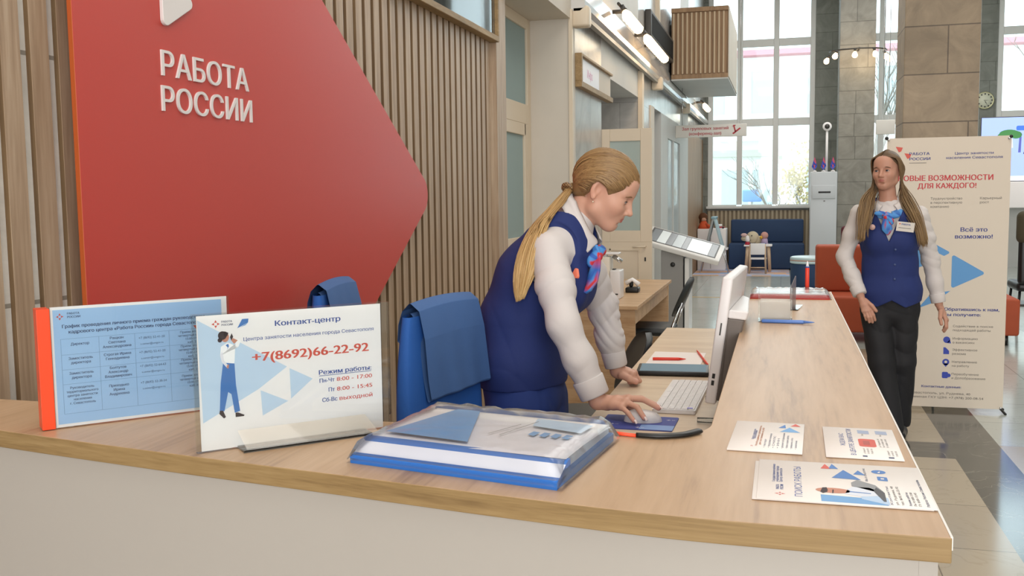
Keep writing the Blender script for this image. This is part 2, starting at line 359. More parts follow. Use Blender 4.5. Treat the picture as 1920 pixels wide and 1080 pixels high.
# cornice running along the corridor, glossy white
b = MB(); GLW = M('glossy_white_cornice', '#cfcdca', .14, coat=.5); GRY = M('grey_rail', '#8f8a80', .4)
prof = [(-1.62, 2.92), (-1.53, 2.92), (-1.49, 2.95), (-1.49, 3.0), (-1.55, 3.03), (-1.595, 3.25), (-1.62, 3.25)]
b.T = Matrix(((1, 0, 0, 0), (0, 0, 1, 0), (0, 1, 0, 0), (0, 0, 0, 1))); b.prism(list(reversed(prof)), 7.66, 20.9, GLW); b.T = Matrix.Identity(4)
b.box(-1.56, -1.515, 7.7, 20.8, 2.885, 2.92, GRY)
struct(b.build('trim_3'))
for i, yy in enumerate((7.72, 12.6, 16.4)):
    b = MB(); b.rbox(-1.60, -1.46, yy-.06, yy+.06, 2.80, 2.96, DOORW, .02)
    tag(b.build('cornice_bracket'), ['cream block bracket under the cornice at the niche corner', 'cream block bracket under the cornice by the second marble pier', 'cream block bracket under the cornice, farthest along the corridor'][i], 'bracket', 'brackets under the corridor cornice')
# niche door with transom
d = struct(MB().box(-1.99, -1.95, 6.3, 7.64, 0, 2.86, DOORW).build('door_1'))
b = MB()
for (y0, y1, z0, z1) in ((6.32, 6.42, 0, 2.86), (7.54, 7.64, 0, 2.86), (6.42, 7.54, 2.78, 2.86), (6.42, 7.54, 2.05, 2.2), (6.5, 7.47, 1.96, 2.05), (6.5, 7.47, 1.08, 1.18), (6.42, 6.52, 0, 2.05), (7.44, 7.54, 0, 2.05)):
    b.box(-1.955, -1.925, y0, y1, z0, z1, DOORW)
b.build('door_frame', d, .004)
MB().box(-1.949, -1.943, 6.42, 7.54, 2.2, 2.78, FROST).box(-1.949, -1.943, 6.52, 7.44, 1.18, 1.96, FROST).build('frosted_pane', d)
b = MB(); b.tube([(-1.94, 6.56, 1.08), (-1.90, 6.56, 1.08), (-1.90, 6.66, 1.08)], .01, CHROME); b.build('door_handle', d)
# open half door standing across the corridor edge
d = struct(MB().box(-1.60, -1.14, 8.985, 9.025, .01, 1.06, DOORW).build('door_2'))
b = MB()
for (x0, x1, z0, z1) in ((-1.60, -1.525, 1.06, 2.09), (-1.245, -1.14, 1.06, 2.09), (-1.525, -1.245, 1.98, 2.09), (-1.525, -1.245, 1.06, 1.165)):
    b.box(x0, x1, 8.985, 9.025, z0, z1, DOORW)
for (x0, x1, z0, z1) in ((-1.53, -1.26, .98, 1.0), (-1.53, -1.26, .55, .57), (-1.53, -1.515, .55, 1.0), (-1.265, -1.25, .1, 1.0)): b.box(x0, x1, 8.975, 8.99, z0, z1, DOORW)
b.build('door_frame', d, .003)
MB().box(-1.525, -1.245, 9.0, 9.008, 1.165, 1.98, glass('pale_door_glass', '#e6f2ee', .6, .62, '#c3cfca')).build('door_pane', d)
b = MB(); b.tube([(-1.20, 8.985, 1.02), (-1.20, 8.94, 1.02)], .009, DOORW); b.tube([(-1.20, 8.945, 1.02), (-1.31, 8.94, 1.015)], .009, DOORW); b.build('door_handle', d)
b = MB(); b.box(-1.207, -1.193, 8.98, 8.986, .885, .92, BLACK); b.build('keyhole', d)
# glazed door with posters farther on, and pale uprights
d = struct(MB().box(-1.64, -1.6, 14.3, 16.2, 0, .55, WALLC).box(-1.64, -1.6, 14.3, 16.2, 2.3, 2.6, WALLC).box(-1.64, -1.6, 14.3, 14.42, .55, 2.3, WALLC).box(-1.64, -1.6, 15.2, 15.28, .55, 2.3, WALLC).build('door_3'))
MB().box(-1.63, -1.62, 14.4, 16.2, .55, 2.3, glass('milky_door_glass', '#f2faff', .8, .6, '#cfd8da')).build('door_pane', d)
# window wall
b = MB(); Yw = 21.0
for (x0, x1) in ((-2.5, -1.5), (.62, 1.05), (3.67, 3.97), (7.9, 8.2)): b.box(x0, x1, Yw, Yw+.3, 0, 6.2, PIER)
for (x0, x1) in ((-1.5, .62), (1.05, 3.67), (3.97, 7.9)): b.box(x0, x1, Yw, Yw+.3, 0, 1.2, WALLC)
struct(b.build('wall_far'))
def window(n, x0, x1, mull, rails, z0=1.2, z1=6.2, fw_=.1):
    b = MB(); ya, yb = Yw+.02, Yw+.12
    for x in (x0+fw_/2, x1-fw_/2): b.box(x-fw_/2, x+fw_/2, ya, yb, z0, z1, WFRAME)
    for x in mull: b.box(x-.055, x+.055, ya, yb, z0+.06, z1, WFRAME)
    xs_ = [x0+fw_]+[v for x in mull for v in (x-.055, x+.055)]+[x1-fw_]
    for z in rails:
        for i in range(0, len(xs_), 2): b.box(xs_[i], xs_[i+1], ya+.005, yb-.005, z-.075, z+.075, WFRAME)
    for i in range(0, len(xs_), 2): b.box(xs_[i], xs_[i+1], ya, yb, z0, z0+.06, WFRAME)
    o = struct(b.build('window_%d' % n, None, .006))
    MB().box(x0-.02, x1+.02, Yw-.14, Yw+.02, z0-.02, z0+.03, WFRAME).build('window_sill', o, .006)
    zs = [z0+.06]+list(rails)+[z1]; p = MB()
    for i in range(0, len(xs_), 2):
        for k in range(len(zs)-1):
            za = zs[k]+(.075 if k else 0); zb = zs[k+1]-(.075 if k < len(zs)-2 else 0)
            p.box(xs_[i], xs_[i+1], Yw+.06, Yw+.066, za, zb, PANE)
    p.build('window_pane', o)
window(1, -1.5, .62, (-.86, -.14), (2.94, 4.54))
window(2, 1.05, 3.67, (1.88, 2.75), (2.94, 4.54))
window(3, 3.97, 7.9, (4.95, 5.93, 6.9), (2.94, 4.54))
b = MB()
for (x0, x1) in ((-1.5, .62), (1.05, 3.67)):
    b.box(x0, x1, Yw-.06, Yw-.045, .04, 1.14, M('radiator_cover', '#8f8069', .6))
    n = int((x1-x0)/.085)
    for i in range(n): b.box(x0+.02+i*.085, x0+.062+i*.085, Yw-.085, Yw-.06, .04, 1.14, M('radiator_cover_slat', '#b9ab92', .55))
struct(b.build('trim_4'))
struct(MB().box(1.035, 1.655, 9.5, 10.1, 0, 6.2, PILLAR).build('pillar', None, .006))
struct(MB().box(1.005, 1.632, 19.5, 20.1, 0, 6.2, stone('pale_shell_stone', '#99958a', '#8d8a80', '#6a675f', .8, .42, .5, .006, 3, .3)).build('pillar', None, .006))
# ------------------------------------------------------------------ outside the windows
FAC = M('pale_facade', '#eeeeea', .9, var=.03, scale=.6); ROOF = M('pink_roof_tiles', '#c98f98', .9); WIN = M('facade_window', '#b9c8cc', .35); GR = M('pavement_outside', '#b9b8ae', .95)
struct(MB().box(-40, 50, 21.3, 70, -.6, -.4, GR).build('ground_outside'))
ab = thing('apartment_building', 'pale apartment house with pink tiled roof across the street outside', 'building', (0, 40, -.4))
MB().box(-14, 26, 0, 10, 0, 7.2, FAC).build('wall', ab)
b = MB(); b.T = Matrix(((0, 0, 1, 0), (1, 0, 0, 0), (0, 1, 0, 0), (0, 0, 0, 1))); b.prism([(-.7, 7.15), (10.5, 7.15), (5, 8.1), (-.7, 7.35)], -14.5, 26.5, ROOF); b.build('roof', ab)
for x in (-3.2, -1.2, .9, 3.4, 6.2, 9.2, 12):
    for z in (1.4, 4.9):
        wdw = MB().box(x, x+1.0, -.05, .02, z, z+1.7, WIN).build('window', ab)
        MB().box(x-.12, x, -.1, .02, z-.1, z+1.8, FAC).box(x+1.0, x+1.12, -.1, .02, z-.1, z+1.8, FAC).box(x-.12, x+1.12, -.14, .02, z-.12, z, FAC).build('window_surround', wdw)
for x in (-2.4, 1.2): MB().box(x, x+2.2, -1.1, -1.04, 4.0, 4.9, FAC).box(x, x+2.2, -1.1, 0, 3.9, 4.0, FAC).build('balcony', ab)
sh = thing('low_annexe', 'low pale shed with dark window bands outside the left window panes', 'shed', (-1.2, 31, -.4))
MB().box(-1.2, 1.1, 0, 3, 0, 3.0, FAC).build('wall', sh); MB().box(-1.4, 1.2, -.2, 3.1, 3.0, 3.2, GR).build('roof', sh)
MB().box(-.6, .2, -.04, .02, 1.5, 2.6, WIN).box(.35, .95, -.04, .02, 1.5, 2.6, WIN).build('window', sh)
tag(MB().rbox(-1.1, -.55, 29, 29.3, 1.25, 1.6, M('blue_sheet', '#7f9fe0', .6), .05).box(-.86, -.80, 29.1, 29.2, -.4, 1.3, GR).build('blue_sign'), 'small blue board on a post outside the left window', 'sign')
def tree(x, y, h, sd, label, leafy=0, z0=-.4):
    t = thing('tree', label, 'tree', (x, y, z0), 0, 'bare trees outside the windows'); rnd = random.Random(sd)
    BK = M('bare_bark', '#8d857c', .9); LF = M('dry_leaves', '#b9a77a', .9)
    trunk = MB(); br = MB(); lf = MB()
    def grow(p, d, L, r, k):
        pts = [p]; q = p.copy(); dd = d.copy()
        for i in range(4):
            dd = (dd+Vector((rnd.uniform(-.18, .18), rnd.uniform(-.18, .18), rnd.uniform(-.02, .14)))).normalized(); q = q+dd*L/4; pts.append(q.copy())
        (trunk if k == 0 else br).tube(pts, [r*(1-.13*i) for i in range(5)], BK, 5)
        if k < 4:
            for i in range(3 if k else 5):
                dd2 = (dd+Vector((rnd.uniform(-.9, .9), rnd.uniform(-.9, .9), rnd.uniform(-.1, .6)))).normalized(); grow(pts[rnd.choice((2, 3, 4))], dd2, L*rnd.uniform(.55, .75), r*.5, k+1)
        elif leafy:
            for i in range(leafy):
                c = q+Vector((rnd.uniform(-.2, .2), rnd.uniform(-.2, .2), rnd.uniform(-.2, .2))); a = rnd.uniform(0, 3); e = .035
                lf.add([c+Vector((math.cos(a)*e, 0, math.sin(a)*e)), c+Vector((-math.sin(a)*e, e*.5, math.cos(a)*e)), c+Vector((-math.cos(a)*e, 0, -math.sin(a)*e)), c+Vector((math.sin(a)*e, -e*.5, -math.cos(a)*e))], [(0, 1, 2, 3)], LF)
    grow(Vector((0, 0, 0)), Vector((0, 0, 1)), h*.42, h*.016, 0)
    trunk.build('trunk', t); br.build('branches', t)
    if leafy: lf.build('leaves', t)
tree(-.1, 27.5, 3.4, 3, 'bare branching shrub outside the middle pane of the left window')
tree(.75, 28.5, 3.2, 8, 'brownish leafy shrub outside the pane beside the white terminal', 5)
tree(2.2, 27, 6.5, 5, 'bare tree outside the strip of window between the two stone pillars')
tree(5.6, 26.5, 6.5, 12, 'bare tree outside the window above the screen at the right')
# ------------------------------------------------------------------ red arrow sign on the slats
t = thing('arrow_sign', 'large red triangular wall sign with raised white lettering on the slat wall', 'sign', (0, 0, 0))
b = MB(); b.T = frame((-1.756, 0, 0), (0, 1, 0), (0, 0, 1))
po = rounded([(2.16, .02), (2.412, .02), (4.82, 1.505), (2.16, 3.146)], [0, 0, .09, .09], 10)
b.prism(po, 0, .016, RED, REDE); b.build('panel', t, .002)
for yy, zz in ((2.5, .6), (2.5, 2.6), (3.3, 1.1), (3.3, 2.0), (4.3, 1.5)): MB().box(-1.80, -1.7562, yy-.04, yy+.04, zz-.04, zz+.04, DKGREY).build('wall_bracket', t)
for tx, z, wd, y0 in (('РАБОТА', 1.853, .482, 2.523), ('РОССИИ', 1.751, .503, 2.518)):
    b = MB(); b.T = frame((-1.74, y0, z), (0, 1, 0), (0, 0, 1)); b.text(tx, 0, 0, .0735, WHITE, width=wd, depth=.006, bold=.025, k=0); b.build('lettering', t)
b = MB(); b.T = frame((-1.74, 0, 0), (0, 1, 0), (0, 0, 1)); b.prism(rounded([(2.53, 1.985), (2.70, 2.08), (2.53, 2.175)], .018), 0, .012, WHITE); b.build('triangle_emblem', t, .002)
# framed picture high on the slat wall
FRM = wood('frame_wood', '#7d6541', '#93784f', '#a58a61', (6, 1, 6), 2, .5)
PB = M('poster_blue', '#c8daf0', .35); PKT = M('poster_pink', '#d884b4', .5); PW = M('poster_white', '#e8eaf2', .35)
t = thing('framed_poster', 'wood-framed pale blue poster with pink lettering high on the slat wall', 'poster', (0, 0, 0))
b = MB()
for (y0, y1, z0, z1) in ((4.4, 6.11, 2.465, 2.50), (4.4, 6.11, 3.36, 3.395), (4.4, 4.435, 2.5, 3.36), (6.085, 6.11, 2.5, 3.36)): b.box(-1.80, -1.74, y0, y1, z0, z1, FRM)
b.build('frame', t, .003)
b = MB(); b.box(-1.79, -1.77, 4.435, 6.085, 2.5, 3.36, M('poster_back', '#b9ae9c', .4)); b.T = frame((-1.77, 4.435, 2.5), (0, 1, 0), (0, 0, 1))
b.prect(.0, 0, 1.14, .86, PB, 2); b.prect(.0, .0, .25, .86, PW, 3)
b.text('Информация', .62, .19, .075, PKT, k=4, bold=.02)
for u in (.52, .66): b.pr([(u, .05), (u+.05, .05), (u+.07, .3), (u+.01, .3)], PW, 3); b.pcirc(u+.06, .34, .05, PKT, 4)
b.build('print', t)
MB().box(-1.765, -1.762, 4.436, 6.084, 2.5, 3.36, glass('glossy_cover', '#ffffff', 1.0, .03)).build('cover', t)
# small framed notice on the marble corridor wall
t = thing('framed_notice', 'small wood-framed notice with white sheet on the marble corridor wall', 'notice', (0, 0, 0))
b = MB()
for (y0, y1, z0, z1) in ((7.8, 9.3, 2.355, 2.40), (7.8, 7.845, 2.40, 2.62), (7.845, 9.3, 2.6, 2.62)): b.box(-1.6, -1.545, y0, y1, z0, z1, FRM)
b.build('frame', t, .003)
b = MB(); b.box(-1.6, -1.57, 7.845, 9.3, 2.4, 2.6, WALLW); b.T = frame((-1.57, 7.85, 2.4), (0, 1, 0), (0, 0, 1)); b.prect(0.02, 0.01, .85, .19, PW, 2); b.text('Инфо', .3, .06, .07, PKT, k=3); b.build('print', t)
# hanging white sign with arrow
REDT = M('red_print', '#b8323c', .5); NAVYT = M('navy_print', '#2b3a78', .5); GREYT = M('grey_print', '#6a6560', .5); BLUET = M('blue_print', '#2e62c0', .5)
def hang(name, label, x0, x1, y, z0, z1, lines, arrow=True):
    t = thing(name, label, 'sign', (0, 0, 0), 0, 'white hanging direction signs'); b = MB(); b.rbox(x0, x1, y, y+.05, z0, z1, TRIMW, .008)
    b.T = frame((x0, y, z0), (1, 0, 0), (0, 0, 1)); W, Hh = x1-x0, z1-z0
    for i, ln in enumerate(lines): b.text(ln, W*.42, Hh*(.58-.4*i), Hh*.24, REDT, 'c', 2, .02, e=.001)
    if arrow:
        u, v = W*.8, Hh*.25
        b.pr([(u, v), (u+.02, v-.015), (u+.13, v+.07), (u+.11, v+.085)], REDT, 2, .001); b.pr([(u+.01, v+.12), (u+.03, v+.13), (u+.06, v+.02), (u+.04, v+.02)], REDT, 2, .001); b.pr([(u-.01, v+.10), (u+.05, v+.13), (u+.05, v+.11)], REDT, 3, .001)
    b.build('panel', t)
    b = MB()
    for x, zt in ((x0+.1, 3.12 if arrow else 6.2), (x1-.1, 6.2)): b.tube([(x, y+.025, z1-.002), (x, y+.025, zt)], .006, CHROME, 6)
    b.build('hanger_wire', t)
hang('hanging_sign', 'long white hanging sign with red lettering and arrow over the corridor', -1.6, -.53, 15.5, 2.36, 2.55, ['Зал групповых занятий', '(конференц-зал)'])
hang('hanging_sign', 'short blank white hanging sign beside the big stone pillar', 1.45, 1.74, 17, 2.41, 2.64, [], False)
# slatted box hung high, dark display panel
t = thing('slatted_box', 'large slatted wooden box hung high on the corridor wall past the dark display', 'box', (0, 0, 0))
b = MB(); b.box(-1.56, -.76, 14.53, 17.1, 3.15, 4.13, SLATD); b.build('body', t)
b = MB()
for i in range(12):
    x = -1.54+i*.064; b.box(x, x+.024, 14.5, 14.53, 3.21, 4.07, M('pale_batten', '#c4ad8e', .5))
b.box(-1.56, -.76, 14.49, 14.53, 3.14, 3.20, SLATD); b.box(-1.56, -.76, 14.49, 14.53, 4.08, 4.14, SLATD); b.build('slats', t)
MB().box(-1.56, -.755, 14.49, 17.12, 3.12, 3.14, WALLC).build('underside', t); MB().box(-.76, -.748, 14.5, 17.1, 3.15, 4.13, WALLW).build('side_panel', t)
t = thing('ticker_display', 'long dark display panel mounted above the corridor cornice', 'display', (0, 0, 0))
MB().rbox(-1.594, -1.52, 11.9, 14.4, 3.36, 3.68, DKGREY, .01).build('case', t); MB().box(-1.52, -1.516, 12.0, 14.3, 3.40, 3.64, M('matte_black', '#1c1d1c', .8, spec=.2)).build('screen', t)
# lamps with bare bulbs
def bulb_lamp(label, c, pts, group, ring):
    t = thing('bulb_lamp', label, 'lamp', c, 0, group)
    b = MB(); b.tube(ring, .014, DKGREY, 8); b.build('arm', t)
    b = MB()
    q = ring[len(ring)//2]; b.tube([q, (q[0]-(.12 if len(pts) < 6 else 0), q[1]+(.3 if len(pts) >= 6 else 0), q[2])], .02, DKGREY); b.build('wall_mount', t)
    for p in pts:
        d = Vector(p[3]).normalized()*1.1; o = Vector(p[:3])
        hd = MB(); hd.tube([o+d*.0, o+d*.05], [.022, .026], DKGREY, 10)
        h = hd.build('socket', t)
        bb = MB(); bb.tube([o+d*.045, o+d*.06, o+d*.09, o+d*.12, o+d*.145, o+d*.155], [.016, .028, .046, .052, .034, .007], BULB, 12); bb.build('bulb', h)
    l = bpy.data.lights.new('bulb_light', 'POINT'); l.energy = 5 if len(pts) > 5 else 2.2; l.color = (1, .78, .5); l.shadow_soft_size = .15; q = bpy.data.objects.new('bulb_light', l); C.objects.link(q); q.parent = t; q.location = (sum(x[0] for x in pts)/len(pts)+.05, sum(x[1] for x in pts)/len(pts)-.12, -.16)
pts = []; ring = []
for a in (178, 205, 235, 270, 305, 335, 362): ring.append((.50*math.cos(R(a)), .36*math.sin(R(a))-.02, .08))
for a, dz in ((183, -.04), (222, .02), (262, .02), (300, .02), (330, -.02), (352, -.05)): pts.append((.5*math.cos(R(a)), .36*math.sin(R(a))-.02, .06+dz, (.5*math.cos(R(a)), .1*math.sin(R(a)), -1)))
bulb_lamp('curved lamp of six glowing bulbs round the far stone pillar', (1.32, 19.5, 4.0), pts, 'bare-bulb lamps', ring)
for i, (yy, zz, lb) in enumerate(((9.5, 3.12, 'glowing bulb lamp on the corridor cornice nearest the slat wall'), (10.95, 3.12, 'glowing bulb lamp on the cornice, second from the slat wall'), (11.75, 3.12, 'glowing bulb lamp on the cornice just before the dark display'), (19.0, 3.1, 'glowing bulb lamp on the cornice beyond the slatted wooden box'))):
    pts = [(.02, -.34+.17*k, .05, (.55, -.1, -1)) for k in range(5)]
    bulb_lamp(lb, (-1.46, yy, zz+.05), pts, 'bare-bulb lamps', [(0, -.4, .06), (0, 0, .06), (0, .4, .06)])
# ------------------------------------------------------------------ reception counter
PAP = M('paper_white', '#f4f1f0', .55); PAPW = M('warm_paper', '#ebe4de', .6)
COUNTW = M('counter_white_panel', '#b0aba3', .42); BANDW = M('white_edge_band', '#e9e6e0', .4)
t = thing('reception_counter', 'long white reception counter with wood-look top in the foreground', 'counter', (0, 0, 0))
def catmull(P, n=8):
    out = []
    for i in range(len(P)-1):
        p0, p1, p2, p3 = [Vector(P[max(0, min(len(P)-1, j))]) for j in (i-1, i, i+1, i+2)]
        for k in range(n):
            s = k/n; out.append(tuple(.5*((2*p1)+(p2-p0)*s+(2*p0-5*p1+4*p2-p3)*s*s+(3*p1-p0-3*p2+p3)*s**3)))
    return out+[tuple(P[-1])]
frontc = catmull([(-1.70, 1.462), (-1.295, 1.371), (-.93, 1.303), (-.633, 1.254), (-.334, 1.204), (-.098, 1.174), (.19, 1.168)])
top = frontc+[(.19, 4.05), (-.111, 4.05)]
inner = rounded([(-.111, 4.05), (-.111, 1.566), (-.70, 1.575)], [0, .105, 0], 12)
top = frontc+[(.19, 4.05)]+inner+[(-1.70, 1.602)]
MB().prism(top, 1.07, 1.10, OAK, OAKE).build('countertop', t, .0015)
MB().box(.1885, .1912, 1.170, 4.05, 1.085, 1.1006, BANDW).build('edge_band', t)
off = [(x, y+.014) for x, y in frontc[:-1]]+[(.155, 1.183)]
body = MB(); body.prism(off+[(.155, 1.55), (-1.69, 1.585)], .09, 1.07, COUNTW); body.build('front_panel', t)
body = MB(); body.box(.1575, .178, 1.182, 4.03, .09, 1.07, COUNTW); body.build('side_panel', t)
MB().box(-.098, .1575, 1.5505, 4.0, .84, 1.07, COUNTW).box(.10, .1575, 1.5505, 4.0, .09, .84, COUNTW).build('inner_carcass', t)
MB().box(-1.66, .165, 1.5, 1.54, 0, .09, DKGREY).box(.12, .16, 1.5, 4.0, 0, .09, DKGREY).build('plinth', t)
# lower work desk behind it
WD = wood('pale_worktop', '#c3ab91', '#cdb79c', '#d6c2a8', (1.2, 9, 9), 1.6, .38)
t = thing('work_desk', 'pale wood work desk set lower behind the reception counter', 'desk', (0, 0, 0))
MB().box(-.553, .098, 1.60, 4.96, .795, .82, WD).build('worktop', t, .001)
for y in (1.66, 4.9): MB().box(-.53, .095, y, y+.022, 0, .795, WD).build('leg_panel', t)
MB().box(.07, .092, 1.69, 4.89, .3, .795, WD).build('modesty_panel', t)
# ------------------------------------------------------------------ prints: the four-triangle emblem
EMR = M('emblem_red', '#d2503f', .5); SKYB = M('sky_blue_print', '#6ea6da', .5); LTB = M('pale_blue_print', '#c3d9ee', .5); BLU = M('mid_blue_print', '#3f78bd', .5); NVY2 = M('blue_ink', '#34509a', .5); SKINP = M('printed_skin', '#c98a72', .6); TXT = M('dark_blue_ink', '#2c3b66', .5)
def emblem(b, u, v, s, mat=None, k=3, e=.0004):
    for a in (0, 90, 180, 270):
        c, n = math.cos(R(a)), math.sin(R(a))
        b.pr([(u+c*x-n*y, v+n*x+c*y) for x, y in ((s*.35, -s*.32), (s, 0), (s*.35, s*.32))], mat or EMR, k, e)
# contact-centre sign
u1 = Vector((.702, .712, 0)); o1 = Vector((-.862, 1.311, 1.1015))
t = thing('contact_sign', 'clear acrylic stand with the white phone-number sheet, nearest the camera', 'sign', (0, 0, 0))
F1 = frame(o1, u1, (0, 0, 1))
b = MB(); b.T = F1; b.box(-.008, .316, 0, .215, -.004, -.0015, ACRYL); b.box(-.008, .316, 0, .214, .0022, .0036, ACRYL); b.build('acrylic_panel', t)
b = MB(); b.T = F1; b.box(.055, .268, -.0005, .003, -.045, .040, ACRYL); b.add([(.055, .028, .004), (.268, .028, .004), (.281, 0.0015, .032), (.062, .0015, .032)], [(0, 1, 2, 3)], glass('acrylic_lip', '#fffaf2', .9, .25, '#ded7cc')); b.build('stand_foot', t)
b = MB(); b.T = F1
b.box(0, .302, .001, .212, -.0012, 0, PAP)
b.pr([(.001, .206), (.139, .121), (.092, .0895), (.004, .045)], LTB, 1, .0001)
b.pr([(.143, .118), (.181, .097), (.144, .068)], LTB, 1, .0001); b.pr([(.095, .087), (.139, .065), (.097, .046)], LTB, 1, .0001)
E_ = .0001
emblem(b, .029, .198, .0065, EMR, 2, E_)
b.text('РАБОТА', .038, .1995, .003, TXT, k=2, bold=.03, e=E_); b.text('РОССИИ', .038, .1945, .003, TXT, k=2, bold=.03, e=E_)
b.pr([(.062, .189), (.07, .203), (.08, .203), (.079, .197)], BLU, 2, E_); b.pr([(.066, .19), (.079, .197), (.075, .193)], SKYB, 3, E_)
b.text('Контакт-центр', .122, .188, .0085, NVY2, k=2, bold=.035, width=.109, e=E_)
b.text('Центра занятости населения города Севастополя', .071, .168, .0058, NVY2, k=2, bold=.012, width=.218, e=E_)
b.text('+7(8692)66-22-92', .084, .134, .0145, EMR, k=2, bold=.04, width=.195, e=E_)
b.text('Режим работы:', .283, .102, .0075, NVY2, 'r', 2, .035, width=.091, e=E_); b.prect(.192, .0995, .283, .1004, NVY2, 2, E_)
for i, (a, c) in enumerate((('Пн-Чт ', '8:00 - 17:00'), ('Пт ', '8:00 - 15:45'), ('Сб-Вс ', 'выходной'))):
    v = .0885-.0162*i; wd = (.062, .062, .058)[i]
    b.text(c, .284, v, .0068, EMR, 'r', 2, .02, width=wd, e=E_); b.text(a.strip(), .284-wd-.004, v, .0068, NVY2, 'r', 2, .025, e=E_)
HAIRP = M('printed_hair', '#33242a', .6)
# the walking figure with a telephone
b.pr([(.038, .137), (.0555, .134), (.0565, .10), (.0615, .058), (.053, .056), (.049, .086), (.044, .09), (.037, .06), (.030, .062), (.033, .105)], BLU, 3, E_)
b.pr(rounded([(.0355, .162), (.046, .168), (.056, .163), (.062, .158), (.067, .17), (.062, .172), (.058, .165), (.0555, .134), (.038, .137), (.034, .148)], .002, 3), M('printed_blouse', '#fafafa', .6), 2, E_)
b.pr([(.0335, .15), (.0375, .155), (.0395, .14), (.0455, .132), (.043, .129), (.036, .138)], M('printed_blouse2', '#e8e8ee', .6), 4, E_)
b.pr([(.0435, .132), (.047, .134), (.046, .127), (.043, .128)], SKINP, 5, E_)
b.pcirc(.0425, .1765, .0062, SKINP, 3, 14, E_, 1.25); b.pcirc(.0385, .1795, .0068, HAIRP, 4, 14, E_); b.pcirc(.0345, .1725, .0036, HAIRP, 4, 12, E_); b.pr([(.042, .186), (.048, .183), (.046, .178), (.04, .178)], HAIRP, 4, E_)
b.pr([(.05, .176), (.053, .182), (.055, .176), (.052, .171)], HAIRP, 4, E_); b.pr([(.051, .172), (.055, .174), (.062, .17), (.056, .165)], SKINP, 3, E_)
b.pr([(.043, .164), (.046, .160), (.0445, .156), (.048, .162), (.047, .166)], BLU, 4, E_)
b.pr([(.030, .062), (.035, .0615), (.039, .051), (.036, .049), (.029, .057)], HAIRP, 4, E_); b.pr([(.054, .056), (.058, .056), (.068, .051), (.067, .049), (.054, .049)], HAIRP, 4, E_)
b.build('printed_sheet', t)
# schedule sign with the orange end piece
u2_ = Vector((.669, .743, 0)); o2 = Vector((-1.201, 1.399, 1.1015))
t = thing('schedule_sign', 'pale blue timetable sheet in a stand with bright orange-red end', 'sign', (0, 0, 0))
F2 = frame(o2, u2_, (0, 0, 1)); ORG = M('orange_red_plastic', '#f0491f', .32)
b = MB(); b.T = F2; b.prism(rounded([(-.003, -.0), (-.024, -.0), (-.024, .208), (-.003, .208)], .001, 2), -.034, .004, ORG); b.build('end_piece', t, .0015)
b = MB(); b.T = F2; b.box(-.003, .303, 0, .210, .0016, .003, ACRYL); b.box(-.003, .303, 0, .2105, -.004, -.0022, ACRYL); b.build('acrylic_panel', t)
b = MB(); b.T = F2; b.box(-.002, .300, .001, .210, -.0012, 0, PAP); BLS = M('timetable_blue', '#a6caef', .5)
b.prect(.002, .006, .29, .205, BLS, 1, E_); emblem(b, .013, .193, .0062, EMR, 2, E_); b.text('РАБОТА', .025, .196, .0036, TXT, k=2, bold=.03, e=E_); b.text('РОССИИ', .025, .190, .0036, TXT, k=2, bold=.03, e=E_)
b.text('График проведения личного приема граждан руководством', .016, .173, .0058, TXT, k=2, bold=.03, width=.242, e=E_)
b.text('кадрового центра «Работа России» города Севастополя', .026, .163, .0058, TXT, k=2, bold=.03, width=.226, e=E_)
b.pr([(.237, .16), (.245, .16), (.242, .153)], EMR, 2, E_); b.pr([(.243, .158), (.251, .16), (.249, .152)], BLU, 2, E_)
LNE = M('table_rule', '#7f9fc4', .6)
for u in (.012, .0735, .1335, .193, .285): b.prect(u, .023, u+.0007, .154, LNE, 2, E_)
for v in (.023, .0745, .1, .126, .1535): b.prect(.012, v, .285, v+.0006, LNE, 2, E_)
def para(u, v, lines, h=.0046, lead=.0075, bold=.02, mat=TXT):
    for i, ln in enumerate(lines): b.text(ln, u, v-lead*i, h, mat, 'c', 2, bold, e=E_)
para(.043, .142, ['Директор']); para(.043, .117, ['Заместитель', 'директора']); para(.043, .091, ['Заместитель', 'директора']); para(.043, .066, ['Руководитель', 'территориального', 'центра занятости', 'населения', 'г. Севастополь'], .0042, .0068)
para(.1035, .147, ['Ращкан', 'Светлана', 'Александровна']); para(.1035, .118, ['Строгая Ирина', 'Геннадиевна']); para(.1035, .094, ['Болтутов', 'Александр', 'Владимирович']); para(.1035, .062, ['Приходько', 'Ирина', 'Андреевна'])
for v, n in ((.143, '+7 (8692) 52-41-20'), (.117, '+7 (8692) 52-41-20'), (.092, '+7 (8692) 52-64-63'), (.062, '+7 (8692) 52-38-54')):
    b.text(n, .163, v, .0042, TXT, 'c', 2, .0, e=E_); b.text('s.center@sevgov.ru', .163, v-.0105, .0036, TXT, 'c', 2, .0, e=E_)
    para(.236, v+.004, ['Прием: второй и', 'четвертый вторник', '15:00-17:00', 'каб. 211'], .0042, .0064, .01)
b.build('printed_sheet', t)
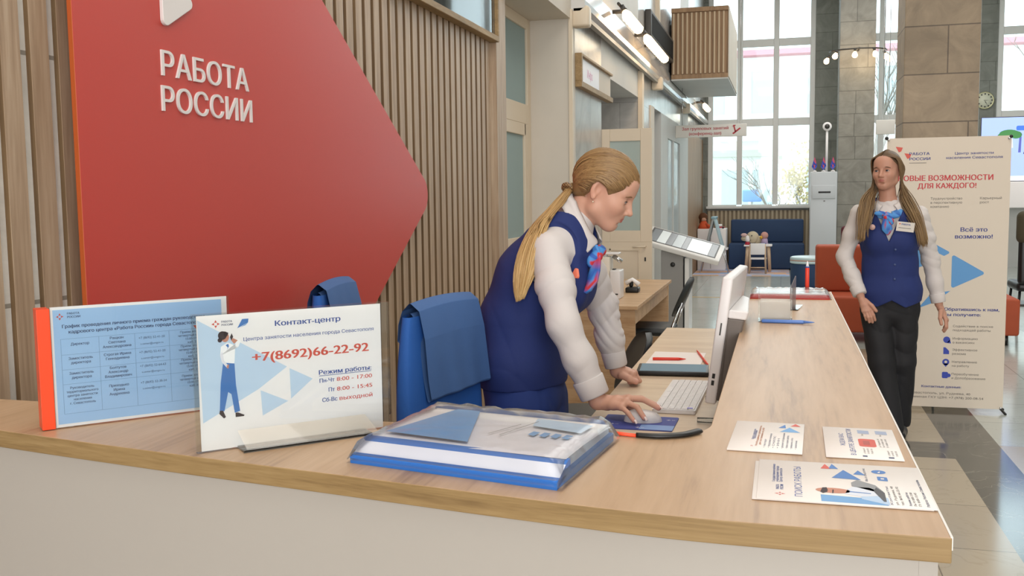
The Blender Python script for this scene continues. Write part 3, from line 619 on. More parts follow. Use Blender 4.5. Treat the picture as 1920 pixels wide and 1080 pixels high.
# ------------------------------------------------------------------ binders in clear wrap
def binder(name, label, o, u, v, W, D, th, col, white_top, paper, tri):
    t = thing(name, label, 'binder', (0, 0, 0)); uu = Vector(u).normalized(); vv = Vector(v).normalized(); FR = Matrix((uu, vv, Vector((0, 0, 1)))).transposed().to_4x4(); FR.translation = Vector(o)   # leaves slid a little askew
    b = MB(); b.T = FR; b.prism(rounded([(0, 0), (W, 0), (W, D), (0, D)], .006, 3), 0, th*.42, col); b.build('back_cover', t, .0012)
    b = MB(); b.T = FR; pf = [(0, .0), (-.001, .32), (.006, .42), (.012, .46), (.038, .84), (.041, .87), (.049, .95), (.058, .96), (.058, .43)]
    for i in range(len(pf)-1):
        (v0, z0), (v1, z1) = pf[i], pf[i+1]; mm = white_top if i == 3 else col
        b.add([(0, v0, z0*th), (W, v0, z0*th), (W, v1, z1*th), (0, v1, z1*th)], [(0, 1, 2, 3)], mm)
    for u in (0, W): b.add([(u, v, z*th) for v, z in pf], [tuple(range(len(pf)))], col)
    b.build('spine', t)
    b = MB(); b.T = FR; b.box(.01, W-.008, .05, D-.006, th*.42, th*.86, PAP); b.build('pages', t)
    b = MB(); b.T = FR
    b.grid(lambda s, q: (.004+s*(W-.008), .05+q*(D-.056), th*(.92+.10*math.sin(3.1*q+.6*s)-.12*q)), 10, 10, paper)
    zz = lambda q: th*(1.03-.10*q)+.0012
    if tri:
        b.add([(.02, .075, zz(.12)+.001), (W*.50, .068, zz(.1)+.001), (W*.30, D-.02, zz(.95)+.0015), (W*.17, D-.02, zz(.95)+.0015)], [(0, 1, 2, 3)], SKYB)
        for i, (a, c) in enumerate(((.62, .80), (.70, .90))): b.add([(W*.52+.02*i, D*.45, zz(.4)+.001), (W*.525+.02*i, D*.45, zz(.4)+.001), (W*.60+.02*i, D*c-.02, zz(.8)+.001), (W*.595+.02*i, D*c-.02, zz(.8)+.001)], [(0, 1, 2, 3)], GREYT)
        b.add([(W*.66, D*.72, zz(.7)+.001), (W*.92, D*.66, zz(.66)+.001), (W*.93, D*.86, zz(.85)+.001), (W*.63, D*.9, zz(.9)+.001)], [(0, 1, 2, 3)], LTB)
        for k in range(4): b.add([(W*(.70+.055*k), D*.52, zz(.5)+.001), (W*(.735+.055*k), D*.5, zz(.5)+.001), (W*(.74+.055*k), D*.59, zz(.6)+.001), (W*(.705+.055*k), D*.6, zz(.6)+.001)], [(0, 1, 2, 3)], SKYB)
    b.build('front_sheet', t)
    rnd = random.Random(3); b = MB(); b.T = FR; WR = glass('crinkled_clear_wrap', '#ffffff', .9, .03, '#e9ecf2', .2)
    H_ = [[rnd.uniform(-.5, .5) for _ in range(30)] for _ in range(30)]
    def wrap(s, q):
        e = min(s, 1-s, q, 1-q)*10; z = th*1.20+.004+.003*H_[int(s*26)][int(q*26)]*(1.6 if q > .85 or s > .9 else .7)
        if e < .5: z = z*max(.12, e/.5)
        return (-.006+s*(W+.014), -.002+q*(D+.008), max(.0015, z))
    b.grid(wrap, 26, 26, WR); b.build('clear_wrap', t); return t
binder('binder', 'thick blue binder in crinkled clear wrap on the counter front', (-.612, 1.311, 1.1), (.327, -.066, 0), (.035, .327, 0), .335, .285, .030, M('binder_blue', '#2f6fbf', .3), M('binder_band', '#e3e5ee', .3), M('binder_sheet', '#f1ecef', .35), True)
binder('binder', 'thin red-edged binder in clear wrap at the far end of the counter', (-.110, 3.74, 1.1), (1, 0, 0), (0, 1, 0), .283, .26, .014, M('binder_red', '#b3241c', .35), M('binder_red', '#b3241c', .35), M('binder_sheet2', '#dfe6ea', .3), False)
# ------------------------------------------------------------------ leaflets
def sheet_obj(name, label, group, quad, z, th, fill, curl=.002):
    """a paper lying flat: u away from the camera, v to the left, slightly curled"""
    t = tag(bpy.data.objects.new(name, None), label, 'leaflet', group); return t
def leaflet(label, corner, du, dv, th, fill, z=1.1006, group='leaflets on the counter', ang=0):
    b = MB(); b.T = Matrix.Translation((corner[0], corner[1], z)) @ Matrix.Rotation(R(ang), 4, 'Z') @ frame((0, 0, 0), (0, 1, 0), (-1, 0, 0))
    n = 8
    b.rbox(0, du, 0, dv, 0, th, PAPW, .0004, 1)
    if fill: b.T = b.T @ Matrix.Translation((0, 0, th)); fill(b, du, dv)
    return tag(b.build('leaflet'), label, 'leaflet', group)
GRYP = M('grey_photo', '#8d8f92', .5); SHIRTP = M('photo_shirt', '#dfe5f0', .5); DKP = M('photo_dark', '#45454a', .5)
def f3(b, U, V):
    e = .0001; f = lambda x, y: (U*y, V*(1-x))   # x from the left edge, y from the near edge, 0..1
    emblem(b, *f(.135, .14), .007, EMR, 2, e)
    b.text('РАБОТА', U*.24, V*.87, .004, NVY2, k=2, bold=.03, e=e); b.text('РОССИИ', U*.24, V*.845, .004, NVY2, k=2, bold=.03, e=e)
    for i, s in enumerate(('Государственное казённое', 'учреждение города', 'Центр занятости')): b.text(s, U*.42, V*(.895-.022*i), .0038, NVY2, k=2, bold=.02, width=U*.46*(1-.12*i), e=e)
    b.text('ПОИСК РАБОТЫ', U*.10, V*.735, .0095, NVY2, k=2, bold=.0, width=U*.74, e=e)
    P = lambda *pts: [f(x, y) for x, y in pts]
    b.pr(P((.37, .03), (.37, .18), (.60, .16), (.74, .05), (.74, .02)), SKYB, 2, e); b.pr(P((.60, .13), (.75, .03), (.75, .19), (.6, .26)), M('photo_blue', '#b9d2ee', .5), 3, e)
    b.pr(P((.51, .22), (.53, .33), (.56, .4), (.66, .40), (.70, .34), (.70, .22), (.60, .18)), SHIRTP, 4, e); b.pr(P((.54, .27), (.66, .255), (.66, .27), (.54, .29)), BLU, 5, e)
    b.pcirc(*f(.445, .285), .0115, SKINP, 4, 18, e, 1.9); b.pr(P((.37, .24), (.385, .34), (.41, .35), (.415, .29), (.41, .24), (.385, .21)), HAIRP, 5, e); b.pr(P((.437, .22), (.442, .30), (.45, .30), (.445, .22)), HAIRP, 6, e)
    b.pr(P((.56, .5), (.60, .58), (.70, .47), (.735, .33), (.73, .12), (.72, .1), (.68, .32), (.56, .42)), GRYP, 4, e); b.pr(P((.68, .33), (.70, .42), (.74, .30), (.735, .1), (.72, .1)), DKP, 5, e)
    b.pr(P((.45, .60), (.625, .58), (.53, .82)), BLU, 3, e); b.pr(P((.39, .83), (.455, .83), (.42, .96)), EMR, 2, e); b.pr(P((.44, .84), (.50, .84), (.465, .97)), BLU, 3, e); b.pr(P((.585, .72), (.66, .71), (.62, .83)), BLU, 2, e)
    b.pcirc(*f(.745, .82), .0095, BLU, 2, 18, e); b.pr(rounded(P((.725, .60), (.725, .70), (.785, .69), (.785, .59)), .002, 3), BLU, 2, e); b.prect(U*.63, V*.235, U*.66, V*.255, PAPW, 3, e)
    b.pr(P((.735, .80), (.755, .84), (.75, .79)), PAPW, 3, e)
    b.text('Мы в соцсетях:', U*.56, V*.335, .0036, TXT, k=2, width=U*.34, e=e)
    for i in range(3): b.text(('Контакты:', 'ул. Руднева, 40', 'тел. 8692 66-22-92')[i], U*.05, V*(.232-.03*i), .0032, TXT if not i else GREYT, k=2, bold=.02, width=U*.42, e=e); b.text(('Режим работы:', 'Пн-Чт 8:00-17:00', 'Пт 8:00-15:45')[i], U*.05, V*(.13-.025*i), .0032, TXT if not i else GREYT, k=2, bold=.02, width=U*.30, e=e)
    b.text('Работа России Севастополь', U*.05, V*.035, .0036, TXT, k=2, bold=.03, width=U*.62, e=e)
def f1(b, U, V):
    e = .0001; P = lambda *pts: [(U*y, V*(1-x)) for x, y in pts]
    b.pr(P((.66, .66), (.95, .66), (.79, .83)), SKYB, 2, e); b.pr(P((.63, .80), (.74, .80), (.72, .93)), BLU, 2, e); b.pr(P((.80, .88), (.95, .88), (.87, .98)), EMR, 2, e)
    b.text('Центр занятости', U*.35, V*.68, .0036, NVY2, k=2, bold=.02, width=U*.36, e=e); b.text('населения', U*.38, V*.655, .0036, NVY2, k=2, bold=.02, width=U*.28, e=e)
    b.text('Необходимые документы', U*.14, V*.61, .0036, M('orange_ink', '#c07a4a', .6), k=2, bold=.02, width=U*.7, e=e); b.text('для постановки на учёт', U*.18, V*.565, .0036, M('orange_ink', '#c07a4a', .6), k=2, bold=.02, width=U*.6, e=e)
    for i, s in enumerate(('паспорт', 'трудовая книжка', 'СНИЛС', 'ИНН', 'документ об образовании', 'справка о среднем заработке', 'реквизиты счёта', 'заявление')): b.text('• '+s, U*.10, V*(.50-.06*i), .0034, TXT, k=2, width=U*(.28+.04*(i*5 % 7)), e=e)
    b.text('РР', U*.12, V*.66, .004, EMR, k=2, e=e)
def f2(b, U, V):
    e = .0001; P = lambda *pts: [(U*y, V*(1-x)) for x, y in pts]
    b.text('ЖДЕМ ВАС', U*.36, V*.72, .007, NVY2, k=2, width=U*.42, bold=.0, e=e); b.text('В ЦЕНТРЕ ЗАНЯТОСТИ', U*.08, V*.60, .0075, NVY2, k=2, width=U*.86, bold=.01, e=e)
    b.pr(rounded(P((.47, .36), (.47, .62), (.70, .61), (.70, .35)), .006, 4), EMR, 2, e); b.prect(U*.42, V*.38, U*.55, V*.47, M('emblem_red_dark', '#b0483c', .5), 3, e)
    for x in (.49, .74): b.pr(P((x, .80), (x, .92), (x+.16, .91), (x+.16, .79)), M('ink_bar', '#9aa6c0', .5), 2, e); b.text('Телефон', U*.72, V*(1-x-.07), .003, GREYT, k=2, width=U*.06, e=e)
    for i, s in enumerate(('ул. Руднева, 40', 'Пн-Чт 8:00-17:00', 'Пт 8:00-15:45')): b.text(s, U*.36, V*(.24-.05*i), .003, GREYT, k=2, width=U*.28, e=e); b.text(s, U*.14, V*(.47-.05*i), .003, GREYT, k=2, width=U*.16, e=e); b.text(s, U*.10, V*(.16-.05*i), .003, GREYT, k=2, width=U*.16, e=e)
    b.prect(U*.04, V*.46, U*.08, V*.52, TXT, 2, e); b.prect(U*.03, V*.12, U*.07, V*.19, TXT, 2, e)
leaflet('lower white leaflet peeking out under the job-search leaflet', (.184, 1.262), .185, .2165, .0012, None)
leaflet('job-search leaflet with blue triangles and a man with laptop, nearest the counter corner', (.1885, 1.261), .192, .2155, .0008, f3, 1.1020)
leaflet('white leaflet with list and small triangles, left one of the row nearer the laptop', (.034, 1.498), .192, .1105, .0030, f1, 1.1006, 'leaflets on the counter', -2.2)
leaflet('white leaflet with red rounded square by the right counter edge', (.176, 1.491), .192, .1085, .0020, f2, 1.1006, 'leaflets on the counter', -.6)
# ------------------------------------------------------------------ small things on the counter
t = thing('strap', 'curved black strap with orange end along the inner counter edge', 'strap', (0, 0, 0))
pts = catmull([(-.222, 1.552), (-.19, 1.553), (-.165, 1.562), (-.145, 1.575), (-.126, 1.602)], 5)
MB().tube([(x, y, 1.1045) for x, y in pts], [(.0025+.006*math.sin(math.pi*min(1, (i+1)/8)*.5), .0042) for i in range(len(pts))], BLACK, 8, flat=(0, 1, 0)).build('black_end', t)
MB().tube([(-.285, 1.572, 1.1035), (-.25, 1.560, 1.1035), (-.222, 1.552, 1.1035)], [(.005, .003), (.005, .003), (.0025, .003)], M('orange_strap', '#f2502a', .45), 8, flat=(0, 1, 0)).build('orange_end', t)
t = thing('paper_box', 'clear acrylic box holding a block of white note paper', 'box', (0, 0, 0))
b = MB()
for (x0, x1, y0, y1, z0, z1) in ((-.065, .034, 3.06, 3.062, 1.1, 1.165), (-.065, -.063, 3.06, 3.155, 1.1, 1.197), (.032, .034, 3.06, 3.155, 1.1, 1.197), (-.065, .034, 3.153, 3.155, 1.1, 1.197), (-.065, .034, 3.06, 3.155, 1.1, 1.102)): b.box(x0, x1, y0, y1, z0, z1, ACRYL)
b.build('acrylic_box', t)
MB().box(-.060, .029, 3.066, 3.149, 1.1025, 1.163, M('note_block', '#cfc3b8', .7)).build('note_block', t, .001)
def pen(name, label, a, b_, col, r=.0048, tip=WHITE, group=None):
    a, b_ = Vector(a), Vector(b_); d = (b_-a); t = thing(name, label, 'pen', (0, 0, 0), 0, group)
    MB().tube([a, a+d*.02, a+d*.78, a+d*.80], [r*.7, r, r, r*.85], col, 10).build('barrel', t)
    MB().tube([a+d*.80, a+d*.95, b_], [r*.85, r*.4, r*.12], tip, 10).build('tip', t); return t
PENB = M('pen_blue', '#5a7fc4', .35); PENR = M('pen_red', '#e2402c', .4)
pen('pen', 'blue ballpoint pen lying in front of the note paper box', (-.055, 3.042, 1.106), (.098, 3.030, 1.106), PENB, .0058, PENB)
t = pen('pen', 'red pen with white tip standing upright at the far counter end', (.100, 4.022, 1.112), (.100, 4.024, 1.222), PENR, .008, PAP)
MB().lathe([(.0001, 0), (.028, 0), (.028, .006), (.012, .012), (.012, .02), (.0095, .02)], DKGREY, (.1, 4.022, 1.1)).build('stand', t); MB().tube([(.1, 4.0236, 1.196), (.1, 4.0238, 1.201)], .0085, NVY2, 10).build('ring', t)
b = MB(); b.T = frame((.031, 3.38, 1.1005), (.12, 1, 0), (0, 0, 1)); b.prism(rounded([(0, 0), (.16, 0), (.16, .105), (0, .075)], .008), -.0012, .0012, glass('grey_acrylic', '#d8d5d6', .7, .35, '#b9b2b4')); b.box(0.0, .16, 0, .003, -.025, .025, ACRYL)
tag(b.build('acrylic_divider'), 'small upright grey acrylic plate behind the note paper box', 'stand')
# ------------------------------------------------------------------ on the work desk
t = thing('desktop_computer', 'white all-in-one computer seen edge-on, leaning back at the counter', 'computer', (0, 0, 0))
PLW = M('white_plastic', '#dedad8', .35); PLG = M('rear_grey_plastic', '#6a625c', .45)
FRM_ = Matrix.Translation((-.205, 2.80, .897)) @ Matrix.Rotation(R(-2.75), 4, 'Z') @ Matrix.Rotation(R(7.5), 4, 'Y')
b = MB(); b.T = FRM_; b.rbox(0, .030, 0, .50, 0, .365, PLW, .006); b.build('screen_housing', t)
b = MB(); b.T = FRM_; b.box(-.0006, .0005, .012, .488, .035, .352, BLACK); b.build('screen', t)
b = MB(); b.T = FRM_
def shell(z0, z1, t0, t1, m):
    lo = rounded([(.03, .006), (.03, .425), (.032+t0*.48, .38), (.03+t0, .02)], [0, 0, .01, .008], 4); hi = rounded([(.03, .006), (.03, .425), (.032+t1*.48, .38), (.03+t1, .02)], [0, 0, .01, .008], 4); n = len(lo)
    b.add([(x, y, z0) for x, y in lo]+[(x, y, z1) for x, y in hi], [tuple(reversed(range(n))), tuple(range(n, 2*n))]+[(i, (i+1) % n, n+(i+1) % n, n+i) for i in range(n)], m)
shell(.012, .250, .013, .046, PLG); shell(.250, .275, .050, .054, PLW)
b.build('rear_housing', t, .004)
b = MB(); b.T = FRM_
for z in (.055, .075): q = MB(); q.T = FRM_; q.box(.010, .018, -.0008, .001, z, z+.014, BLACK); q.build('port', t)
b.box(.013, .017, -.0008, .001, .20, .235, DKGREY); b.build('side_slot', t)
b = MB(); b.T = FRM_; b.box(-.003, 0.0, .20, .30, .012, .02, GREYT); b.build('chin_mark', t)
b = MB(); CLP = glass('clear_stand', '#f4f6f6', .9, .04)
for y in (2.88, 3.20): b.tube([(-.13, y, .834), (-.165, y, .9), (-.16, y, .96)], .009, CHROME, 8); b.tube([(-.232, y, .8295), (-.118, y, .8295)], .008, CLP, 8); b.build('stand', t)
t = thing('keyboard', 'white keyboard on the work desk under the screen', 'keyboard', (0, 0, 0))
KB = Matrix.Translation((-.378, 2.985, .8205)) @ Matrix.Rotation(R(-1.2), 4, 'Z'); b = MB(); b.T = KB
b.prism(rounded([(0, 0), (.132, 0), (.132, .50), (0, .50)], .008), 0, .012, PLW); b.add([(0, 0, .012), (.132, 0, .0125), (.132, .5, .0125), (0, .5, .012)], [(0, 1, 2, 3)], PLW); b.build('base', t, .002)
b = MB(); b.T = KB; KEY = M('key_white', '#e6e2e0', .5)
for r_ in range(6):
    y = .012; x = .008+r_*.0205; k = 0; rnd = random.Random(r_)
    while y < .478:
        wdt = .0165 if (r_ != 0 or not 3 < k < 6) else .085
        if r_ == 0 and k in (3,): wdt = .11
        b.box(x, x+.0165, y, min(y+wdt, .49), .0123, .0155, KEY); y += wdt+.0035; k += 1
b.build('keys', t); b = MB(); b.T = KB; b.prect(.105, .014, .122, .028, M('violet_sticker', '#8f86e0', .5), 1, .0165); b.build('sticker', t)
t = thing('mouse_pad', 'blue mouse pad with small white marks under the hand', 'mouse pad', (0, 0, 0))
b = MB(); b.T = Matrix.Translation((-.508, 2.757, .8202)) @ Matrix.Rotation(R(-1), 4, 'Z'); PADB = M('pad_blue', '#3a4590', .6)
b.prism(rounded([(0, 0), (.216, 0), (.216, .172), (0, .172)], .008), 0, .003, PADB); b.prect(.12, .0, .216, .06, M('pad_light_blue', '#7f9dcf', .6), 1, .0032)
for u, v in ((.035, .05), (.115, .02), (.19, .13)):
    emblem(b, u, v, .007, PAP, 1, .0034); b.text('РР', u+.01, v-.003, .006, PAP, k=1, e=.0034)
b.build('pad', t)
t = thing('computer_mouse', 'white computer mouse under the hand of the leaning woman', 'mouse', (0, 0, 0))
b = MB(); b.T = Matrix.Translation((-.392, 2.855, .8235)) @ Matrix.Rotation(R(6), 4, 'Z')
def mouse(s, q):
    a = 2*math.pi*s; e = q*math.pi/2; r = math.cos(e)**.6; return (.056*r*math.cos(a)*(1+.06*math.cos(a)), .031*r*math.sin(a), .034*math.sin(e)*(1-.10*math.cos(a)*r))
b.grid(mouse, 28, 10, PLW); b.build('shell', t)
b = MB(); b.T = Matrix.Translation((-.392, 2.855, .8235)) @ Matrix.Rotation(R(6), 4, 'Z'); b.tube([(.022, -.0022, .029), (.036, -.0022, .025), (.036, .0022, .025), (.022, .0022, .029)], .0022, GREYT, 6); b.build('scroll_wheel', t)
t = thing('tablet', 'dark tablet with bluish reflecting screen on the work desk', 'tablet', (0, 0, 0))
b = MB(); b.T = Matrix.Translation((-.515, 3.60, .8225)) @ Matrix.Rotation(R(4), 4, 'Z'); b.rbox(0, .265, 0, .175, 0, .016, BLACK, .004); b.build('case', t)
b = MB(); b.T = Matrix.Translation((-.515, 3.60, .8225)) @ Matrix.Rotation(R(4), 4, 'Z'); SCR = M('tablet_painted_sheen', '#6d8896', .5, emit='#6f93ad', es=.10, spec=.1); b.box(.012, .255, .008, .168, .016, .0166, SCR); b.build('screen', t)  # bluish reflection painted into the screen colour with a faint glow
b = MB(); b.box(-.515, -.30, 3.86, 4.17, .8205, .8225, PAPW); tag(b.build('paper_sheet'), 'blank white sheets on the work desk behind the tablet', 'paper')
pen('pen', 'red pen lying across the paper behind the tablet', (-.497, 3.945, .828), (-.365, 3.965, .828), PENR, .0065, PENR)
pen('pen', 'red pen pointing away beside the computer screen edge', (-.272, 3.86, .8265), (-.345, 4.22, .8265), PENR, .0045, PENR)
# ------------------------------------------------------------------ blue covered office chairs
CHB = M('chair_blue_cloth', '#245fb0', .75, bump=.4, bscale=600, var=.06); CVB = M('chair_cover_blue', '#42669b', .8, bump=.3, bscale=500, var=.05)
def office_chair(label, loc, rz):
    t = thing('office_chair', label, 'chair', loc, rz, 'blue office chairs behind the counter')
    MB().rbox(-.24, .24, -.25, .22, .47, .555, CHB, .04, 4).build('seat', t)
    b = MB()
    def back(s, q):   # upholstered back, bowed, rounded top
        a = 2*math.pi*s; z = .56+q*.60; w_ = .218*(1-.22*max(0, q-.55)**2*4) ; d = .062*(1-.62*q)
        c, n = math.cos(a), math.sin(a)
        return (w_*math.copysign(abs(c)**.45, c), .240+.018*q-.012*(c*c)+d*math.copysign(abs(n)**.6, n), z)
    b.grid(back, 32, 12, CHB); b.ball((0, .256, 1.148), .2, CHB, 8, (.84, .10, .06)); b.build('backrest', t)
    b = MB()   # cloth hood hanging over the top of the back
    prof = [(.188, .925), (.200, .915), (.212, .98), (.226, 1.09), (.240, 1.158), (.256, 1.178), (.272, 1.158), (.283, 1.13), (.287, 1.085), (.298, 1.09), (.295, 1.14), (.282, 1.180), (.256, 1.206), (.226, 1.182), (.208, 1.10), (.196, .98)]
    prof = rounded(prof, .006, 2)
    n = len(prof)
    def hood(s, q):
        p = prof[int(round(q*n)) % n]; x = (s-.5)*.36+.040; k = 1-.03*(2*s-1)**2; wv = .006*math.sin(9*s+p[1]*14)+.004*math.sin(21*s+2)
        return (x, p[0]+wv*(1.2-p[1])*2, .9+(p[1]-.9)*k)
    b.grid(hood, 16, n, CVB)
    b.build('headrest_cover', t)
    MB().rbox(-.05, .05, .27, .30, .42, .80, BLACK, .01).rbox(-.05, .05, .0, .29, .42, .45, BLACK, .01).build('back_support', t)
    b = MB(); b.lathe([(.001, .12), (.028, .12), (.028, .46), (.001, .46)], CHROME); b.build('gas_column', t)
    b = MB()
    for k in range(5): a = 2*math.pi*k/5; b.tube([(0, 0, .12), (.28*math.cos(a), .28*math.sin(a), .075)], [.026, .016], BLACK, 8)
    b.build('star_base', t)
    for k in range(5):
        a = 2*math.pi*k/5; b = MB(); b.ball((.28*math.cos(a), .28*math.sin(a), .03), .03, BLACK, 6); b.build('caster', t)
    return t
oc = office_chair('blue office chair with cloth hood beside the leaning woman', (-.725, 2.655, 0), R(80))
dup(oc, (-1.31, 3.26, 0), R(98), 'blue office chair partly hidden behind the phone-number sign')
# ------------------------------------------------------------------ pale desk with device, black chairs
t = thing('wooden_desk', 'plain beech desk by the corridor wall behind the leaning woman', 'desk', (0, 0, 0))
MB().box(-1.58, -.92, 6.5, 8.6, .725, .75, BEECH).build('desktop', t, .002)
for y in (6.53, 8.54): MB().box(-1.56, -.94, y, y+.025, 0, .725, BEECH).build('side_panel', t, .001)
MB().box(-.965, -.945, 6.555, 8.54, .62, .725, BEECH).build('apron', t); MB().box(-1.56, -1.54, 6.555, 8.54, .2, .725, BEECH).build('back_panel', t)
t = thing('document_printer', 'white upright printer with folding top arm on the beech desk', 'printer', (-1.15, 7.02, .75))
MB().rbox(-.03, .045, -.09, .09, 0, .205, PLW, .008).build('body', t); MB().rbox(-.15, -.031, -.08, .08, 0, .30, M('cream_plastic', '#d9cfbf', .4), .008).build('rear_column', t)
MB().rbox(-.16, .03, -.06, .06, .315, .33, PLW, .006).rbox(-.12, -.06, -.03, .03, .295, .32, PLW, .006).build('top_arm', t); MB().tube([(-.02, 0, .305), (.045, 0, .262)], .016, CHROME, 12).build('roller', t)
MB().box(-.02, .0, -.04, .02, .2052, .212, BLACK).build('slot', t); MB().box(-.12, -.06, -.083, -.08, .03, .09, GREYT).build('label_plate', t); MB().box(.01, .03, -.093, -.09, .03, .04, DKGREY).build('button', t)
t = thing('desk_telephone', 'small black and white handset behind the white printer', 'telephone', (-1.09, 7.45, .75)); MB().rbox(-.05, .05, -.06, .06, 0, .04, BLACK, .01).build('base', t); MB().tube([(-.05, -.02, .07), (0, -.02, .10), (.05, -.02, .06)], [.02, .014, .02], PAP, 10).build('handset', t); MB().rbox(-.03, .0, .0, .05, .0405, .1, BLACK, .01).build('cradle', t)
LEA = M('black_leatherette', '#1d2224', .42, bump=.15, bscale=300)
def visitor(label, loc, rz):
    t = thing('visitor_chair', label, 'chair', loc, rz, 'black visitor chairs')
    MB().rbox(-.23, .23, -.22, .2, .43, .49, LEA, .03, 4).build('seat', t)
    b = MB()
    def bk(s, q):
        a = 2*math.pi*s; r = math.sin(math.pi*min(max(q, .001), .999))**.35; z = .56+.30*q; w_ = .22*r*(1-.15*q); d = .022*r
        return (w_*math.copysign(abs(math.cos(a))**.6, math.cos(a)), .21+.13*q-.05*(math.cos(a)**2)*.6+d*math.sin(a), z)
    b.grid(bk, 28, 14, LEA); b.build('backrest', t)
    for s in (-1, 1):
        MB().tube([(s*.22, -.2, 0), (s*.2, -.17, .42), (s*.2, .1, .44)], .011, CHROME, 8).build('leg', t)
        MB().tube([(s*.22, .24, 0), (s*.2, .16, .38), (s*.2, .2, .5), (s*.15, .265, .68)], .011, CHROME, 8).build('leg', t)
    return t
vc = visitor('black padded visitor chair tucked at the beech desk', (-.98, 7.55, 0), R(-90))
dup(vc, (-.90, 4.40, 0), R(-72), 'black visitor chair close behind the pale work desk')
# ------------------------------------------------------------------ touch kiosk
t = thing('touch_kiosk', 'white tilted touch-table kiosk standing past the beech desk', 'kiosk', (0, 0, 0))
KG = M('kiosk_grey', '#8f8e8c', .4); KW = M('kiosk_white', '#e4e4e2', .3)
Bc, Cc_, Ac = Vector((-.53, 10.55, .936)), Vector((-.60, 10.05, .815)), Vector((-1.30, 10.55, 1.15)); uu = (Bc-Ac); vv = (Bc-Cc_); Lk, Wk = uu.length, vv.length
FK = frame(Ac-vv, uu, vv)
b = MB(); b.T = FK; b.rbox(0, Lk, 0, Wk, -.055, 0, KW, .012); b.build('housing', t); b = MB(); b.T = FK; b.box(.03, Lk-.05, .05, Wk-.03, 0, .002, BLACK); b.build('bezel', t)
b = MB(); b.T = FK; S1 = M('kiosk_screen_pale', '#8f9a9c', .2, emit='#cfe0e4', es=.15); S2 = M('kiosk_screen_grey', '#5d666b', .2, emit='#8f9aa2', es=.15); S3 = M('kiosk_screen_white', '#b5bebe', .2, emit='#eef6f6', es=.25)
for i, (a, c, mm) in enumerate(((.0, .12, S2), (.12, .26, S3), (.26, .36, S2), (.36, .5, S1), (.5, .58, S2), (.58, .9, S3), (.9, 1, S2))): b.box(.05+a*(Lk-.11), .05+c*(Lk-.11)-.004, .07, Wk-.06, .002, .003, mm)
b.build('screen', t)
MB().box(-1.19, -.965, 10.12, 10.5, .02, .92, KG).build('pedestal', t, .006); MB().box(-.95, -.905, 10.12, 10.5, .02, .84, KW).build('front_post', t, .004); MB().rbox(-1.25, -.62, 9.98, 10.6, 0, .02, KW, .006).build('base_plate', t)
b = MB(); b.T = frame((-1.07, 10.118, .775), (1, 0, 0), (0, 0, 1)); b.lathe([(.001, 0), (.024, 0), (.024, .008), (.014, .012), (.001, .012)], BLACK); b.build('lock', t)
# ------------------------------------------------------------------ waiting and children's corner
NAVYC = M('navy_upholstery', '#2c4468', .75, bump=.2, bscale=250); ORC = M('orange_upholstery', '#ab4c2c', .7, bump=.2, bscale=250, var=.04)
t = thing('blue_sofa', 'dark blue two-seat sofa bench under the far window', 'sofa', (0, 0, 0))
MB().rbox(-1.0, .43, 19.75, 20.55, .02, .51, NAVYC, .03).build('seat', t); MB().rbox(-.985, .42, 20.3, 20.56, .511, .97, NAVYC, .03).build('backrest', t)
b = MB()
RC = [M('rug_'+n, h, .95) for n, h in (('lilac', '#c9c6de'), ('pink', '#d9b8b0'), ('blue', '#9db8de'), ('peach', '#e0b48e'), ('grey', '#c4c6d2'))]
rnd = random.Random(4); y = 18.25
while y < 20.85:
    h_ = rnd.choice((.08, .12, .17)); x = -1.58
    while x < .15:
        wd = rnd.uniform(.3, .9); b.box(x, min(.15, x+wd), y, min(20.85, y+h_), .0005, .008, rnd.choice(RC)); x += wd
    y += h_
tag(b.build('striped_rug'), 'pastel striped rug in the children corner', 'rug')
t = thing('children_table', 'small white children table with pale wooden legs', 'table', (-.425, 19.3, 0))
MB().rbox(-.26, .26, -.22, .22, .49, .52, PAP, .01).build('tabletop', t)
for sx in (-1, 1):
    for sy in (-1, 1): MB().tube([(sx*.19, sy*.16, .49), (sx*.22, sy*.19, .014)], [.034, .028], LWOOD, 10).build('leg', t)
t = thing('children_chair', 'small white and pale wood children chair pulled to the table', 'chair', (-.42, 18.82, 0))
MB().rbox(-.16, .16, -.14, .14, .27, .295, PAP, .008).build('seat', t); MB().rbox(-.13, .13, -.155, -.135, .36, .57, PAP, .02).build('backrest', t)
for sx in (-1, 1):
    MB().tube([(sx*.13, -.12, .56), (sx*.15, -.15, .012)], .018, LWOOD, 8).build('leg', t); MB().tube([(sx*.13, .12, .27), (sx*.15, .14, .012)], .018, LWOOD, 8).build('leg', t)
MB().tube([(-.14, -.14, .12), (.14, -.14, .12)], .012, LWOOD, 8).build('stretcher', t)
t = thing('plush_toy', 'cream plush animal with big ear lying on the children table', 'toy', (0, 0, 0)); PLU = M('cream_plush', '#cfc3a8', .95, bump=.5, bscale=90)
b = MB(); b.ball((-.53, 19.36, .655), .115, PLU, 12, (1, .9, 1)); b.ball((-.67, 19.34, .63), .065, PLU, 10, (1.2, .9, .8)); b.ball((-.42, 19.4, .60), .09, PLU, 10, (1.1, .9, .9)); b.build('body', t)
b = MB(); b.ball((-.69, 19.29, .70), .045, M('pink_plush', '#d9b7b2', .95), 8, (1.3, .5, .8)); b.build('ear', t); b = MB(); b.ball((-.545, 19.255, .69), .012, BLACK, 6); b.ball((-.58, 19.26, .60), .014, BLACK, 6); b.build('eye', t)
